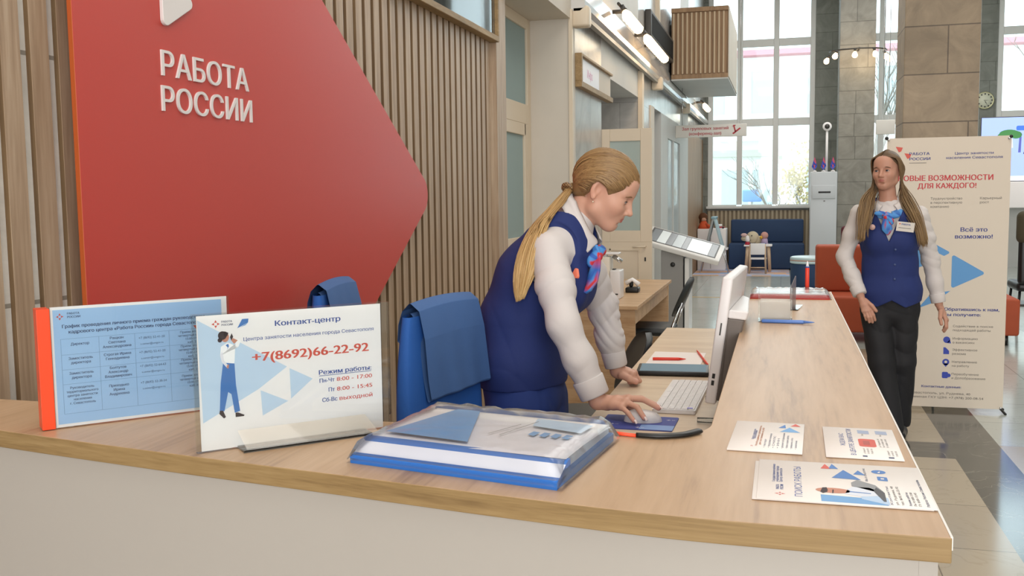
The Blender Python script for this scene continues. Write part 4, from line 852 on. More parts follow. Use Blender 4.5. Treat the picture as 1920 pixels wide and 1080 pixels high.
t = thing('doll', 'small pinkish doll with yellow scarf beside the plush animal', 'toy', (0, 0, 0)); b = MB(); b.ball((-.31, 19.3, .69), .07, M('doll_pink', '#cf9d92', .8), 10); b.build('head', t); b = MB(); b.lathe([(.001, .52), (.07, .52), (.055, .63), (.001, .64)], M('doll_lilac', '#b9a5c4', .8), (-.31, 19.3, 0)); b.build('dress', t); b = MB(); b.ball((-.37, 19.26, .655), .03, M('doll_yellow', '#dfae3e', .8), 8); b.build('scarf', t)
t = thing('toy_cup', 'red and white toy cup at the left table corner', 'toy', (0, 0, 0)); MB().lathe([(.001, .52), (.05, .52), (.04, .57), (.001, .57)], M('toy_red', '#b5243a', .5), (-.62, 19.16, 0)).build('foot', t); MB().lathe([(.02, .5701), (.045, .6), (.03, .68), (.001, .70)], PAP, (-.62, 19.16, 0)).build('cup', t)
b = MB(); b.box(-.42, -.22, 19.10, 19.24, .521, .535, PAP); b.box(-.40, -.28, 19.12, 19.2, .5352, .55, BLU); tag(b.build('picture_book'), 'open white and blue picture book on the children table', 'book')
t = thing('white_cabinet', 'low white cabinet in the children corner left of the blue sofa', 'cabinet', (0, 0, 0)); MB().rbox(-1.585, -1.04, 19.5, 20.1, .01, .81, PAP, .008).build('body', t); MB().rbox(-1.07, -1.005, 19.47, 20.0, .40, .43, PAP, .006).build('side_shelf', t); MB().box(-1.33, -1.325, 19.49, 19.502, .04, .78, GREYT).build('door_gap', t)
t = thing('rag_doll', 'rag doll with brown hair and orange clothes on the white cabinet', 'toy', (0, 0, 0)); b = MB(); b.lathe([(.001, .81), (.11, .81), (.10, .86), (.05, .96), (.001, .97)], M('doll_orange', '#c4522c', .85), (-1.48, 19.7, 0)); b.tube([(-1.44, 19.66, .9), (-1.34, 19.6, .845)], .03, M('doll_orange', '#c4522c', .85)); b.build('dress', t)
b = MB(); b.ball((-1.485, 19.7, 1.02), .075, M('doll_skin', '#d1a58c', .8), 10); b.build('head', t); b = MB(); b.ball((-1.49, 19.705, 1.035), .09, M('doll_hair', '#5d3a22', .9), 10, (1, .9, 1)); b.ball((-1.52, 19.72, .95), .06, M('doll_hair', '#5d3a22', .9), 8, (.8, .8, 1.4)); b.build('hair', t)
t = thing('toy_truck', 'white and red toy on the right end of the white cabinet', 'toy', (0, 0, 0)); MB().rbox(-1.24, -1.07, 19.6, 19.7, .825, .85, M('toy_red', '#b5243a', .5), .008).build('chassis', t); MB().rbox(-1.22, -1.12, 19.6, 19.7, .8501, .90, PAP, .02).build('cab', t); MB().ball((-1.19, 19.6, .832), .021, BLACK, 6).ball((-1.10, 19.6, .832), .021, BLACK, 6).build('wheel', t)
t = thing('easel', 'pale blue A-frame children easel in front of the white cabinet', 'easel', (0, 0, 0)); EB = M('easel_pale_blue', '#b3cdd6', .5); EG = M('easel_grey', '#9aa0a0', .5)
b = MB(); b.T = Matrix.Translation((-1.215, 18.75, 1.04)) @ Matrix.Rotation(R(-15), 4, 'Y'); b.rbox(-.02, .02, -.02, .42, -.64, 0, EB, .006); b.build('board', t)
b = MB(); b.T = Matrix.Translation((-1.235, 18.75, 1.04)) @ Matrix.Rotation(R(13), 4, 'Y'); b.rbox(-.02, .02, -.02, .42, -.64, 0, EG, .006); b.build('board', t)
MB().rbox(-1.275, -1.175, 18.72, 19.18, 1.02, 1.065, M('easel_top', '#8fb2c0', .5), .01).build('hinge_rail', t)
for (x, s) in ((-1.38, -1), (-1.05, 1)):
    for y in (18.78, 19.12): MB().tube([(x-s*.005, y, .43), (x+s*.095, y, .012)], .009, CHROME, 8).build('leg', t)
t = thing('pouf', 'round blue pouf table with striped pale top beside the orange sofa', 'pouf', (.44, 15.6, 0)); MB().lathe([(.001, .01), (.27, .01), (.30, .1), (.30, .40), (.29, .42), (.001, .42)], NAVYC, n=36).build('body', t)
MB().lathe([(.29, .421), (.31, .43), (.31, .46), (.30, .462), (.001, .462)], M('pale_aqua', '#cfe3e6', .3), n=36).lathe([(.305, .463), (.312, .47), (.31, .478), (.001, .478)], M('stripe_peach', '#d8a99a', .4), n=36).lathe([(.31, .479), (.305, .515), (.28, .525), (.001, .525)], M('pale_aqua', '#cfe3e6', .3), n=36).build('top', t)
t = thing('orange_sofa', 'orange upholstered sofa behind the walking woman and the banner', 'sofa', (0, 0, 0))
MB().rbox(.36, 2.2, 10.22, 11.1, .10, .455, ORC, .025).build('seat', t); MB().rbox(.355, 1.95, 10.78, 11.12, .456, .935, ORC, .03).build('backrest', t)
for x in (.45, 2.1):
    for y in (10.32, 11.0): MB().tube([(x, y, .10), (x, y, 0)], .022, BLACK, 10).build('leg', t)
MAR = M('maroon_upholstery', '#5d1f2a', .7)
t = thing('maroon_armchair', 'maroon armchair with pale armrest behind the orange sofa', 'chair', (1.12, 15.3, 0)); MB().rbox(-.28, .28, -.25, .25, .2, .45, MAR, .05).build('seat', t)
b = MB(); b.rbox(-.26, .26, .16, .28, .45, .99, MAR, .06, 5); b.build('backrest', t); MB().rbox(-.34, -.27, -.2, .24, .62, .70, PAP, .03).rbox(-.33, -.29, -.15, .2, .25, .62, MAR, .015).build('armrest', t); MB().tube([(-.22, -.2, .2), (-.22, -.2, 0)], .02, BLACK).tube([(.22, -.2, .2), (.22, -.2, 0)], .02, BLACK).tube([(-.22, .2, .2), (-.22, .2, 0)], .02, BLACK).tube([(.22, .2, .2), (.22, .2, 0)], .02, BLACK).build('legs', t)
# ------------------------------------------------------------------ white terminal with flags and camera pole
TW = M('terminal_white', '#c9cdd0', .35)
t = thing('terminal', 'tall white self-service terminal with a slot by the window pier', 'terminal', (.72, 18.7, 0)); MB().rbox(-.23, .23, -.15, .25, 0, 1.86, TW, .015).build('body', t); MB().rbox(-.20, .20, -.165, -.151, 1.38, 1.62, TW, .006).build('slot_panel', t)
MB().rbox(-.09, .12, -.17, -.164, 1.48, 1.51, BLACK, .003).build('slot', t); MB().box(.0, .03, -.156, -.15, 1.33, 1.345, GREYT).build('mark', t)
t = thing('camera_pole', 'thin white pole topped with a round camera above the white terminal', 'camera', (.77, 18.75, 1.86)); MB().tube([(0, 0, 0), (0, 0, .76)], .022, PAP, 10).build('pole', t); b = MB(); b.T = frame((0, -.02, .81), (1, 0, 0), (0, 0, 1)); b.lathe([(.04, -.02), (.075, -.02), (.08, 0), (.075, .02), (.04, .02)], PAP); b.build('ring', t); b = MB(); b.T = frame((0, -.02, .81), (1, 0, 0), (0, 0, 1)); b.lathe([(.001, .021), (.044, .021), (.044, .03), (.001, .034)], DKGREY); b.build('lens', t)
FR_, FB_ = M('flag_red', '#c8506a', .6), M('flag_blue', '#3a56c4', .6)
for i, x in enumerate((.56, .715, .875)):
    t = thing('table_flag', ['left one of the three small flags on the white terminal', 'middle one of the three small flags on the white terminal', 'right one of the three small flags on the white terminal'][i], 'flag', (x, 18.6, 1.86), 0, 'red and blue table flags on the terminal')
    MB().lathe([(.001, 0), (.045, 0), (.03, .02), (.006, .03), (.006, .2), (.001, .2)], PAP).build('stand', t)
    b = MB(); b.add([(.0, -.012, .27), (-.025, -.03, .16), (-.005, -.035, .05), (.028, -.02, .17)], [(0, 1, 2, 3)], FR_); b.add([(-.02, -.032, .2), (-.05, -.02, .09), (-.005, -.036, .03), (.045, -.012, .1), (.01, -.038, .15)], [(0, 1, 2, 3, 4)], FB_); b.add([(0, .0, .27), (-.05, 0, .09), (0, .0, .03), (.045, 0, .1)], [(0, 1, 2, 3)], FB_); b.build('cloth', t)
# ------------------------------------------------------------------ right edge: screen, clock, chair
t = thing('information_screen', 'large lit screen showing a plant on blue, at the right edge', 'screen', (0, 0, 0))
MB().rbox(2.47, 4.2, 14.0, 14.06, 1.60, 2.43, DKGREY, .006).build('housing', t); b = MB(); b.T = frame((2.48, 13.999, 1.61), (1, 0, 0), (0, 0, 1))
def em(n, h, s=.9): return M(n, h, .4, emit=h, es=s)
b.prect(0, 0, 1.71, .81, em('screen_blue', '#9db4f4'), 1, .001); b.prect(0, 0, 1.71, .06, em('screen_white', '#f2f2fb'), 2, .001); b.pr(rounded([(.41, .64), (.8, .64), (.8, .70), (.41, .70)], .02, 3), em('screen_button', '#3d6ee0'), 2, .001)
GP = em('screen_plant', '#3f7f45', .7); b.pcirc(.33, .60, .12, GP, 2, 18, .001, .45); b.pcirc(.25, .57, .06, GP, 3, 14, .001, .7); b.pcirc(.41, .585, .07, GP, 3, 14, .001, .7); b.pr([(.28, .42), (.38, .42), (.37, .54), (.29, .54)], em('screen_pot', '#c9cfe8'), 2, .001)
b.pr([(.44, .36), (.47, .36), (.475, .56), (.45, .58)], em('screen_violet', '#5a62b0', .7), 2, .001); b.pr([(.50, .34), (.9, .34), (.9, .56), (.56, .58)], em('screen_dark', '#20243c', .6), 2, .001); b.build('screen_image', t)
MB().rbox(2.47, 4.2, 13.98, 14.1, 1.26, 1.60, PAP, .01).build('lower_panel', t); MB().box(2.6, 2.66, 14.0, 14.06, 0, 1.26, DKGREY).box(4.0, 4.06, 14.0, 14.06, 0, 1.26, DKGREY).box(2.5, 4.16, 13.8, 14.3, 0, .03, DKGREY).build('stand', t)
t = thing('wall_clock', 'round pale wall clock on the stone pier beside the big pillar', 'clock', (0, 0, 0)); b = MB(); b.T = frame((3.76, 20.99, 3.22), (1, 0, 0), (0, 0, 1)); b.lathe([(.001, 0), (.165, 0), (.165, .03), (.15, .04), (.142, .03)], M('clock_rim', '#c9c7a0', .3, .6), n=36); b.build('rim', t)
b = MB(); b.T = frame((3.76, 20.99, 3.22), (1, 0, 0), (0, 0, 1)); b.lathe([(.001, .028), (.145, .028), (.145, .031), (.001, .031)], M('clock_face', '#d9dcc8', .5), n=36)
for k in range(12): a = R(30*k); c_, n_ = math.cos(a), math.sin(a); b.pr([(.11*c_-.012*n_, .11*n_+.012*c_), (.135*c_-.012*n_, .135*n_+.012*c_), (.135*c_+.012*n_, .135*n_-.012*c_), (.11*c_+.012*n_, .11*n_-.012*c_)], BLACK, 1, .033)
b.build('face', t); b = MB(); b.T = frame((3.76, 20.99, 3.22), (1, 0, 0), (0, 0, 1)); b.pr([(-.02, -.006), (.09, .0), (-.02, .006)], BLACK, 1, .035); b.pr([(-.006, -.02), (.01, -.02), (.05, -.1)], BLACK, 1, .036); b.build('hands', t)
t = thing('waiting_chair', 'dark chair with olive covered back at the right edge', 'chair', (2.66, 11.6, 0)); OLV = M('olive_cloth', '#4a4432', .85)
MB().rbox(-.26, .26, -.25, .25, .42, .52, BLACK, .04).build('seat', t); b = MB(); b.rbox(-.26, .26, -.30, -.22, .5, 1.05, BLACK, .04); b.build('backrest', t); b = MB(); b.rbox(-.285, .285, -.33, -.19, .93, 1.27, OLV, .065, 5); b.build('back_cover', t)
for sx in (-1, 1):
    for sy in (-1, 1): MB().tube([(sx*.22, sy*.2, .42), (sx*.25, sy*.25, 0)], .014, BLACK).build('leg', t)
b = MB(); YT = M('yellow_floor_tape', '#c9a14a', .6); b.box(-1.25, -.7, 14.38, 14.43, .0005, .002, YT); b.box(-1.30, -1.25, 13.5, 14.43, .0005, .002, YT); tag(b.build('floor_tape'), 'yellow tape angle stuck on the floor behind the kiosk', 'tape')
# ------------------------------------------------------------------ stand-up banner
BANP = M('banner_cloth', '#d9cdbc', .6); BRD = M('banner_red', '#c4323a', .55); BNV = M('banner_navy', '#2f3a86', .55); BGR = M('banner_grey', '#5d5852', .6); BSK = M('banner_blue', '#5b97cd', .55); BIC = M('banner_icon_blue', '#2f43a8', .55)
t = thing('banner_stand', 'tall white stand-up banner with red headline behind the walking woman', 'banner', (0, 0, 0))
b = MB(); b.T = frame((.68, 7.12, 0), (1, 0, 0), (0, 0, 1)); E2 = .0008
b.box(0, .765, .025, 1.846, -.002, 0, BANP)
for i, (du, dv) in enumerate(((0, 0), (.055, -.045))): b.pr([(.055+du, 1.79+dv), (.10+du, 1.783+dv), (.09+du, 1.757+dv), (.075+du, 1.752+dv)], EMR, 1, E2)
b.text('РАБОТА', .142, 1.731, .018, BNV, k=1, bold=.03, width=.126, e=E2); b.text('РОССИИ', .143, 1.697, .018, BNV, k=1, bold=.03, width=.130, e=E2); b.prect(.142, 1.677, .25, 1.68, BGR, 1, E2)
b.text('Центр занятости', .425, 1.729, .0165, BNV, k=1, bold=.02, width=.234, e=E2); b.text('населения Севастополя', .372, 1.701, .0165, BNV, k=1, bold=.02, width=.342, e=E2)
b.text('НОВЫЕ ВОЗМОЖНОСТИ', .661, 1.559, .036, BRD, 'r', 1, .03, width=.585, e=E2); b.text('ДЛЯ КАЖДОГО!', .200, 1.508, .034, BRD, k=1, bold=.03, width=.36, e=E2)
for i, s_ in enumerate(('Трудоустройство', 'в перспективную', 'компанию')): b.text(s_, .282, 1.432-.027*i, .016, BGR, k=1, bold=.0, width=(.195, .195, .115)[i], e=E2)
for i, s_ in enumerate(('Карьерный', 'рост')): b.text(s_, .586, 1.432-.027*i, .016, BGR, k=1, width=(.131, .055)[i], e=E2)
b.text('Всё это', .473, 1.218, .028, BNV, k=1, bold=.03, width=.163, e=E2); b.text('возможно!', .440, 1.172, .028, BNV, k=1, bold=.03, width=.229, e=E2)
b.pr(rounded([(.18, 1.215), (.415, 1.078), (.375, 1.055), (.27, 1.11), (.27, 1.0), (.18, .96)], .008, 3), BSK, 1, E2); b.pr(rounded([(.424, 1.068), (.636, .94), (.424, .835)], .012, 4), BSK, 1, E2); b.pr([(.30, .80), (.42, .82), (.33, .745), (.22, .70)], BSK, 1, E2)
b.text('Обратившись к нам,', .386, .686, .021, BNV, k=1, bold=.035, width=.338, e=E2); b.text('вы получите:', .387, .650, .021, BNV, k=1, bold=.035, width=.225, e=E2)
for v, a, c_, wa, wc in ((.575, 'Содействие в поиске', 'подходящей работы', .247, .232), (.491, 'Информацию', 'о вакансиях', .155, .137), (.414, 'Эффективное', 'резюме', .155, .085), (.332, 'Направление', 'на работу', .155, .107), (.248, 'Переобучение', 'и Допобразование', .168, .21)):
    b.text(a, .443, v, .015, BGR, k=1, width=wa, e=E2); b.text(c_, .443, v-.027, .015, BGR, k=1, width=wc, e=E2)
b.pcirc(.406, .488, .022, BIC, 1, 18, E2); b.pr([(.406, .466), (.434, .464), (.426, .49)], BIC, 1, E2); b.pr([(.387, .39), (.423, .39), (.423, .412), (.40, .436), (.387, .436)], BIC, 1, E2)
b.pcirc(.404, .336, .022, BIC, 1, 18, E2); b.pr([(.386, .325), (.422, .325), (.404, .302)], BIC, 1, E2); b.pcirc(.404, .337, .009, BANP, 2, 14, E2); b.pr(rounded([(.382, .225), (.42, .225), (.42, .268), (.382, .268)], .008, 3), BIC, 1, E2); b.pcirc(.424, .245, .013, BIC, 2, 14, E2)
b.text('Контактные данные:', .255, .158, .016, BNV, k=1, bold=.03, width=.249, e=E2); b.text('г. Севастополь, ул. Руднева, 40', .158, .113, .0155, BGR, k=1, width=.404, e=E2); b.text('Приемная ГКУ ЦЗН: +7 (978) 200-08-54', .158, .085, .0155, BGR, k=1, width=.486, e=E2)
b.build('printed_cloth', t)
MB().tube([(.69, 7.128, 1.84), (1.08, 7.20, .55), (1.43, 7.128, .03)], .006, BLACK, 8).tube([(1.435, 7.128, 1.83), (1.05, 7.20, .55), (.70, 7.128, .03)], .006, BLACK, 8).tube([(1.065, 7.2, .6), (1.065, 7.55, .0)], .008, BLACK, 8).tube([(1.43, 7.128, .03), (1.452, 7.06, .004)], .008, BLACK, 8).tube([(.70, 7.128, .03), (.685, 7.06, .004)], .008, BLACK, 8).build('cross_frame', t)
for (x, z) in ((.69, 1.835), (1.43, 1.828), (1.432, .035), (.695, .035)):
    MB().ball((x, 7.115, z), .009, CHROME, 6).build('corner_eyelet', t); MB().ball((x+(.012 if x > 1 else -.012), 7.124, z+(.012 if z > 1 else -.012)), .012, BLACK, 6).build('frame_tip', t)
# ================================================================== people
V = lambda *a: np.array(a, dtype=np.float32)
def unit(a): a = np.array(a, dtype=np.float32); return a/np.linalg.norm(a)
def smin(a, b, k):
    h = np.clip(.5+.5*(b-a)/k, 0, 1); return b*(1-h)+a*h-k*h*(1-h)
def smax(a, b, k): return -smin(-a, -b, k)
class SDF:
    """signed distances on a grid; shapes are blended only in the box around each of them"""
    def __init__(s, lo, hi, h):
        s.lo = np.array(lo, np.float32); s.h = h; s.n = np.ceil((np.array(hi)-s.lo)/h).astype(int)+1
        s.f = np.full(s.n, .2, np.float32)
    def box(s, lo, hi):
        a = np.clip(np.floor((np.array(lo)-s.lo)/s.h).astype(int), 0, s.n); b = np.clip(np.ceil((np.array(hi)-s.lo)/s.h).astype(int)+1, 0, s.n)
        sl = tuple(slice(i, j) for i, j in zip(a, b))
        ax = [s.lo[i]+s.h*np.arange(a[i], b[i], dtype=np.float32) for i in range(3)]
        return sl, np.meshgrid(*ax, indexing='ij')
    def op(s, pts, r, fn, k=.01, sub=False):
        pts = np.array(pts, np.float32).reshape(-1, 3); m = r+k*1.5+3*s.h
        sl, P = s.box(pts.min(0)-m, pts.max(0)+m)
        if 0 in s.f[sl].shape: return s
        d = fn(P).astype(np.float32); s.f[sl] = smax(s.f[sl], -d, k) if sub else smin(s.f[sl], d, k); return s
    def cone(s, a, b, ra, rb, k=.01, sub=False):
        a = np.array(a, np.float32); b = np.array(b, np.float32); ab = b-a; L2 = float(ab@ab)+1e-9
        def fn(P):
            x, y, z = P[0]-a[0], P[1]-a[1], P[2]-a[2]; t = np.clip((x*ab[0]+y*ab[1]+z*ab[2])/L2, 0, 1)
            return np.sqrt((x-t*ab[0])**2+(y-t*ab[1])**2+(z-t*ab[2])**2)-(ra+(rb-ra)*t)
        return s.op([a, b], max(ra, rb), fn, k, sub)
    def chain(s, pts, rs, k=.01, sub=False):
        for i in range(len(pts)-1): s.cone(pts[i], pts[i+1], rs[i], rs[i+1], k, sub)
        return s
    def ell(s, c, rad, ax=None, k=.01, sub=False):
        c = np.array(c, np.float32); ax = np.eye(3, dtype=np.float32) if ax is None else np.array(ax, np.float32); rad = np.array(rad, np.float32)
        def fn(P):
            x, y, z = P[0]-c[0], P[1]-c[1], P[2]-c[2]; q = [(x*ax[i][0]+y*ax[i][1]+z*ax[i][2])/rad[i] for i in range(3)]
            k0 = np.sqrt(q[0]**2+q[1]**2+q[2]**2); k1 = np.sqrt((q[0]/rad[0])**2+(q[1]/rad[1])**2+(q[2]/rad[2])**2)+1e-6
            return k0*(k0-1)/k1
        return s.op([c], float(rad.max()), fn, k, sub)
    def loft(s, secs, side, k=.02, grow=0., wav=None):
        """elliptical sections (centre, half width, half depth) along a bent spine"""
        side = unit(side)
        cs = [np.array(c[0], np.float32) for c in secs]
        for i in range(len(secs)-1):
            a, b = cs[i], cs[i+1]; w0, d0, w1, d1 = secs[i][1]+grow, secs[i][2]+grow, secs[i+1][1]+grow, secs[i+1][2]+grow
            ab = b-a; L = float(np.linalg.norm(ab)); t_ = ab/L; sd = unit(side-t_*(side@t_)); fr = np.cross(t_, sd)
            def fn(P, a=a, t_=t_, sd=sd, fr=fr, L=L, w0=w0, d0=d0, w1=w1, d1=d1):
                x, y, z = P[0]-a[0], P[1]-a[1], P[2]-a[2]; m = x*t_[0]+y*t_[1]+z*t_[2]; q = np.clip(m/L, 0, 1)
                w_ = w0+(w1-w0)*q; d_ = d0+(d1-d0)*q; o = m-q*L
                u = (x*sd[0]+y*sd[1]+z*sd[2])/w_; v = (x*fr[0]+y*fr[1]+z*fr[2])/d_; e = o/np.minimum(w_, d_)
                k0 = np.sqrt(u*u+v*v+e*e)+1e-6; k1 = np.sqrt((u/w_)**2+(v/d_)**2+(e/np.minimum(w_, d_))**2)+1e-6
                return k0*(k0-1)/k1
            s.op([a, b], max(w0, d0, w1, d1), fn, k)
        return s
    def apply(s, fn):
        _, P = s.box(s.lo, s.lo+s.h*(s.n-1)); s.f = fn(s.f, P).astype(np.float32); return s
    def mesh(s):
        f = s.f; f[0] = f[-1] = .2; f[:, 0] = f[:, -1] = .2; f[:, :, 0] = f[:, :, -1] = .2
        sg = f < 0; c = np.zeros(np.array(f.shape)-1, np.uint8)
        cor = [(i, j, k) for i in (0, 1) for j in (0, 1) for k in (0, 1)]
        sh = lambda A, o: A[o[0]:A.shape[0]-1+o[0], o[1]:A.shape[1]-1+o[1], o[2]:A.shape[2]-1+o[2]]
        for o in cor: c += sh(sg, o)
        idx = np.argwhere((c > 0) & (c < 8)); vals = {o: f[idx[:, 0]+o[0], idx[:, 1]+o[1], idx[:, 2]+o[2]] for o in cor}
        acc = np.zeros((len(idx), 3), np.float32); cnt = np.zeros(len(idx), np.float32)
        for o in cor:
            for ax in range(3):
                if o[ax]: continue
                o2 = list(o); o2[ax] = 1; a, b = vals[o], vals[tuple(o2)]; m = (a < 0) != (b < 0)
                t = np.where(m, a/np.where(m, a-b, 1), 0); p = np.tile(np.array(o, np.float32), (len(idx), 1)); p[:, ax] = t
                acc[m] += p[m]; cnt[m] += 1
        v = s.lo+s.h*(idx+acc/cnt[:, None]); ids = np.full(c.shape, -1, np.int32); ids[idx[:, 0], idx[:, 1], idx[:, 2]] = np.arange(len(idx))
        faces = []
        for ax in range(3):
            o = [0, 0, 0]; a = [slice(None)]*3; b = [slice(None)]*3; a[ax] = slice(0, -1); b[ax] = slice(1, None)
            A, B = sg[tuple(a)], sg[tuple(b)]; e = np.argwhere(A != B); u, w_ = (ax+1) % 3, (ax+2) % 3
            e = e[(e[:, u] > 0) & (e[:, w_] > 0) & (e[:, u] < c.shape[u]) & (e[:, w_] < c.shape[w_])]
            q = []
            for du, dw in ((-1, -1), (0, -1), (0, 0), (-1, 0)):
                g = e.copy(); g[:, u] += du; g[:, w_] += dw; q.append(ids[g[:, 0], g[:, 1], g[:, 2]])
            q = np.stack(q, 1); flip = ~A[e[:, 0], e[:, 1], e[:, 2]]; q[flip] = q[flip][:, ::-1]; faces.append(q)
        return v, np.concatenate(faces)
def npmesh(name, v, fc, mat, parent, col=None, smooth=0):
    me = bpy.data.meshes.new(name); me.vertices.add(len(v)); me.vertices.foreach_set('co', np.asarray(v, np.float32).ravel())
    n = fc.shape[1]; me.loops.add(fc.size); me.loops.foreach_set('vertex_index', fc.astype(np.int32).ravel()); me.polygons.add(len(fc))
    me.polygons.foreach_set('loop_start', np.arange(0, fc.size, n, dtype=np.int32)); me.polygons.foreach_set('loop_total', np.full(len(fc), n, np.int32))
    me.polygons.foreach_set('use_smooth', np.ones(len(fc), bool)); me.materials.append(mat); me.update(calc_edges=True); me.validate()
    if col is not None:
        a = me.color_attributes.new('Col', 'FLOAT_COLOR', 'POINT'); a.data.foreach_set('color', np.asarray(col, np.float32).ravel())
    o = bpy.data.objects.new(name, me); C.objects.link(o); o.parent = parent
    if smooth: q = o.modifiers.new('smooth', 'SMOOTH'); q.factor = .5; q.iterations = smooth
    return o
def L3(h): return np.array(lin(h), np.float32)
SKIN = colattr('skin', .48, .35, .12); HAIR = colattr('hair', .42, .45); SCARF = colattr('scarf_cloth', .6, .3)
SHIRT = M('white_shirt_cotton', '#d3ccc8', .75, bump=.15, bscale=900); VEST = M('navy_vest_cloth', '#1d2e68', .8, bump=.25, bscale=900, var=.05, scale=20)
PANTN = M('navy_trouser_cloth', '#1e3574', .82, bump=.2, bscale=900, var=.05, scale=20); PANTB = M('black_trouser_cloth', '#17171b', .75, bump=.2, bscale=900); SHOE = M('shoe_leather', '#141418', .35)
EYEW = M('eye_white', '#b9aca4', .4); IRIS = M('iris_grey_blue', '#33404a', .2); LASH = M('lash_dark', '#3a2a22', .7); GOLD = M('earring_metal', '#e6d8c0', .2, .8)
def head_sdf(S, o, F, U, sc, smile=0):
    F = unit(F); U = unit(np.array(U)-F*(np.array(U)@F)); L = np.cross(U, F); o = np.array(o, np.float32)
    p = lambda f, l, u: o+sc*(f*F+l*L+u*U); ax = (F, L, U)
    E = lambda c, r, k=.012, sub=False: S.ell(p(*c), np.array(r)*sc, ax, k, sub)
    K = lambda a, b, ra, rb, k=.012, sub=False: S.cone(p(*a), p(*b), ra*sc, rb*sc, k, sub)
    E((-.012, 0, .036), (.094, .073, .084)); E((.028, 0, -.018), (.060, .0585, .078), .035); E((.048, 0, -.050), (.038, .036, .044), .03)
    K((.071, -.006, -.0870), (.071, .006, -.0870), .0160, .0160, .025)
    for s in (-1, 1):
        K((-.012, s*.055, -.024), (.006, s*.048, -.060), .010, .011, .03); K((.006, s*.048, -.060), (.062, s*.012, -.0870), .011, .013, .03)
        E((.054, s*.038, -.022), (.028, .022, .024), .03)                    # cheek
        K((.0815, s*.012, .024), (.066, s*.046, .024), .0095, .0085, .014)    # brow ridge
    E((.064, 0, .055), (.028, .05, .034), .03)
    for s in (-1, 1):
        E((.094, s*.031, .002), (.018, .0165, .0110), .016, True)             # socket
        E((.0700, s*.032, .002), (.0150, .0165, .0140), .006)                 # lids
    K((.086, 0, .014), (.107, 0, -.024), .0080, .0088, .012); E((.1075, 0, -.0265), (.0105, .0095, .0085), .006)
    for s in (-1, 1): E((.0975, s*.0115, -.030), (.010, .0065, .007), .005); E((.1005, s*.0062, -.0375), (.006, .0028, .003), .002, True)
    E((.074, 0, -.052), (.021, .027, .024), .016)
    K((.0860, -.015, -.0535), (.0935, 0, -.0505), .0030, .0046, .005); K((.0860, .015, -.0535), (.0935, 0, -.0505), .0030, .0046, .005)
    K((.0855, -.012, -.0595), (.0915, 0, -.0610), .0036, .0056, .005); K((.0855, .012, -.0595), (.0915, 0, -.0610), .0036, .0056, .005)
    K((.0925, -.019, -.0560), (.1005, 0, -.0558), .0009, .0012, .002, True); K((.0925, .019, -.0560), (.1005, 0, -.0558), .0009, .0012, .002, True)
    E((.090, 0, -.0725), (.010, .016, .004), .008, True)
    for s in (-1, 1):
        e1 = unit(F*.95-L*s*.35); e2 = unit(L*s); e2 = unit(e2-e1*(e2@e1)); S.ell(p(-.016, s*.073, .0), np.array((.0165, .008, .030))*sc, (e1, e2, np.cross(e1, e2)), .004)
        S.ell(p(-.0085, s*.0815, .005), np.array((.0095, .0095, .019))*sc, (e1, e2, np.cross(e1, e2)), .004, True); S.ell(p(-.012, s*.0765, -.026), np.array((.0085, .005, .010))*sc, ax, .003)
    return p, F, L, U
def head_colour(col, v, p, sc, F, L, U, base, lips):
    q = v-p(0, 0, 0); f, l, u = q@F/sc, q@L/sc, q@U/sc
    fac = lambda c, r: np.clip(1.2-np.sqrt(((f-c[0])/r[0])**2+((l-c[1])/r[1])**2+((u-c[2])/r[2])**2), 0, 1)[:, None]
    a = np.clip(fac((.095, 0, -.0560), (.014, .0175, .0078))*4, 0, 1)*.8; col[:] = col*(1-a)+lips*a
    for s in (-1, 1):
        a = fac((.06, s*.042, -.028), (.03, .024, .024))*.35; col[:] = col*(1-a)+L3('#c9876f')*a
        a = fac((.0, s*.078, 0), (.03, .02, .035))*.4; col[:] = col*(1-a)+L3('#c58468')*a
    a = fac((.108, 0, -.028), (.012, .012, .012))*.3; col[:] = col*(1-a)+L3('#c9826a')*a
def face_parts(p, sc, F, L, U, root, browc, open_=.0042, gaze=(0, 0)):
    EB = M('brow_hair_'+browc, '#'+browc, .8)
    for s in (-1, 1):
        b = MB(); c = p(.0705, s*.032, .002); r = .0138*sc
        g = unit(F+L*gaze[0]+U*gaze[1]); sd = unit(np.cross(U, g)); uu = np.cross(g, sd)
        def lid(a, e, r_=1.0): return c+r*r_*(math.cos(e)*(math.cos(a)*F+math.sin(a)*L)+math.sin(e)*U)
        # visible almond of the eyeball
        def alm(x, y): a = (x-.5)*1.75; hh = open_*sc/r*max(0, 1-(2*x-1)**2)**.6; return tuple(lid(a, (y-.45)*2*hh, 1.09+.02*math.cos(a)))
        b.grid(alm, 12, 6, EYEW); e = b.build('eye', root)
        b = MB()
        ir = .0066*sc; cc = c+g*r*1.135
        vs = [tuple(cc)]; 
        for k in range(16):
            t = 2*math.pi*k/16; y = max(-open_*sc*.8, min(open_*sc*.95, math.sin(t)*ir)); vs.append(tuple(c+(g*r*1.13+sd*math.cos(t)*ir+uu*y)))
        b.add(vs, [(0, k+1, (k+1) % 16+1) for k in range(16)], IRIS); b.build('iris', e)
        b = MB(); pts = [lid((x-.5)*1.85, .9*2*open_*sc/r*.62*max(0, 1-(2*x-1)**2)**.6+.04, 1.13) for x in np.linspace(0, 1, 9)]
        b.tube(pts, [.0008*sc+.0014*sc*math.sin(math.pi*i/8) for i in range(9)], LASH, 6); b.build('eyelashes', root)
        b = MB(); pts = [p(.0930-.0165*t*t, s*(.012+.038*t), .0225+.006*math.sin(math.pi*min(1, t*1.1))*.9-.003*t) for t in np.linspace(0, 1, 7)]
        b.tube(pts, [(.0014*sc+.0020*sc*math.sin(math.pi*(i+1.2)/8.2), .0018*sc) for i in range(7)], EB, 6, flat=U); b.build('eyebrow', root)
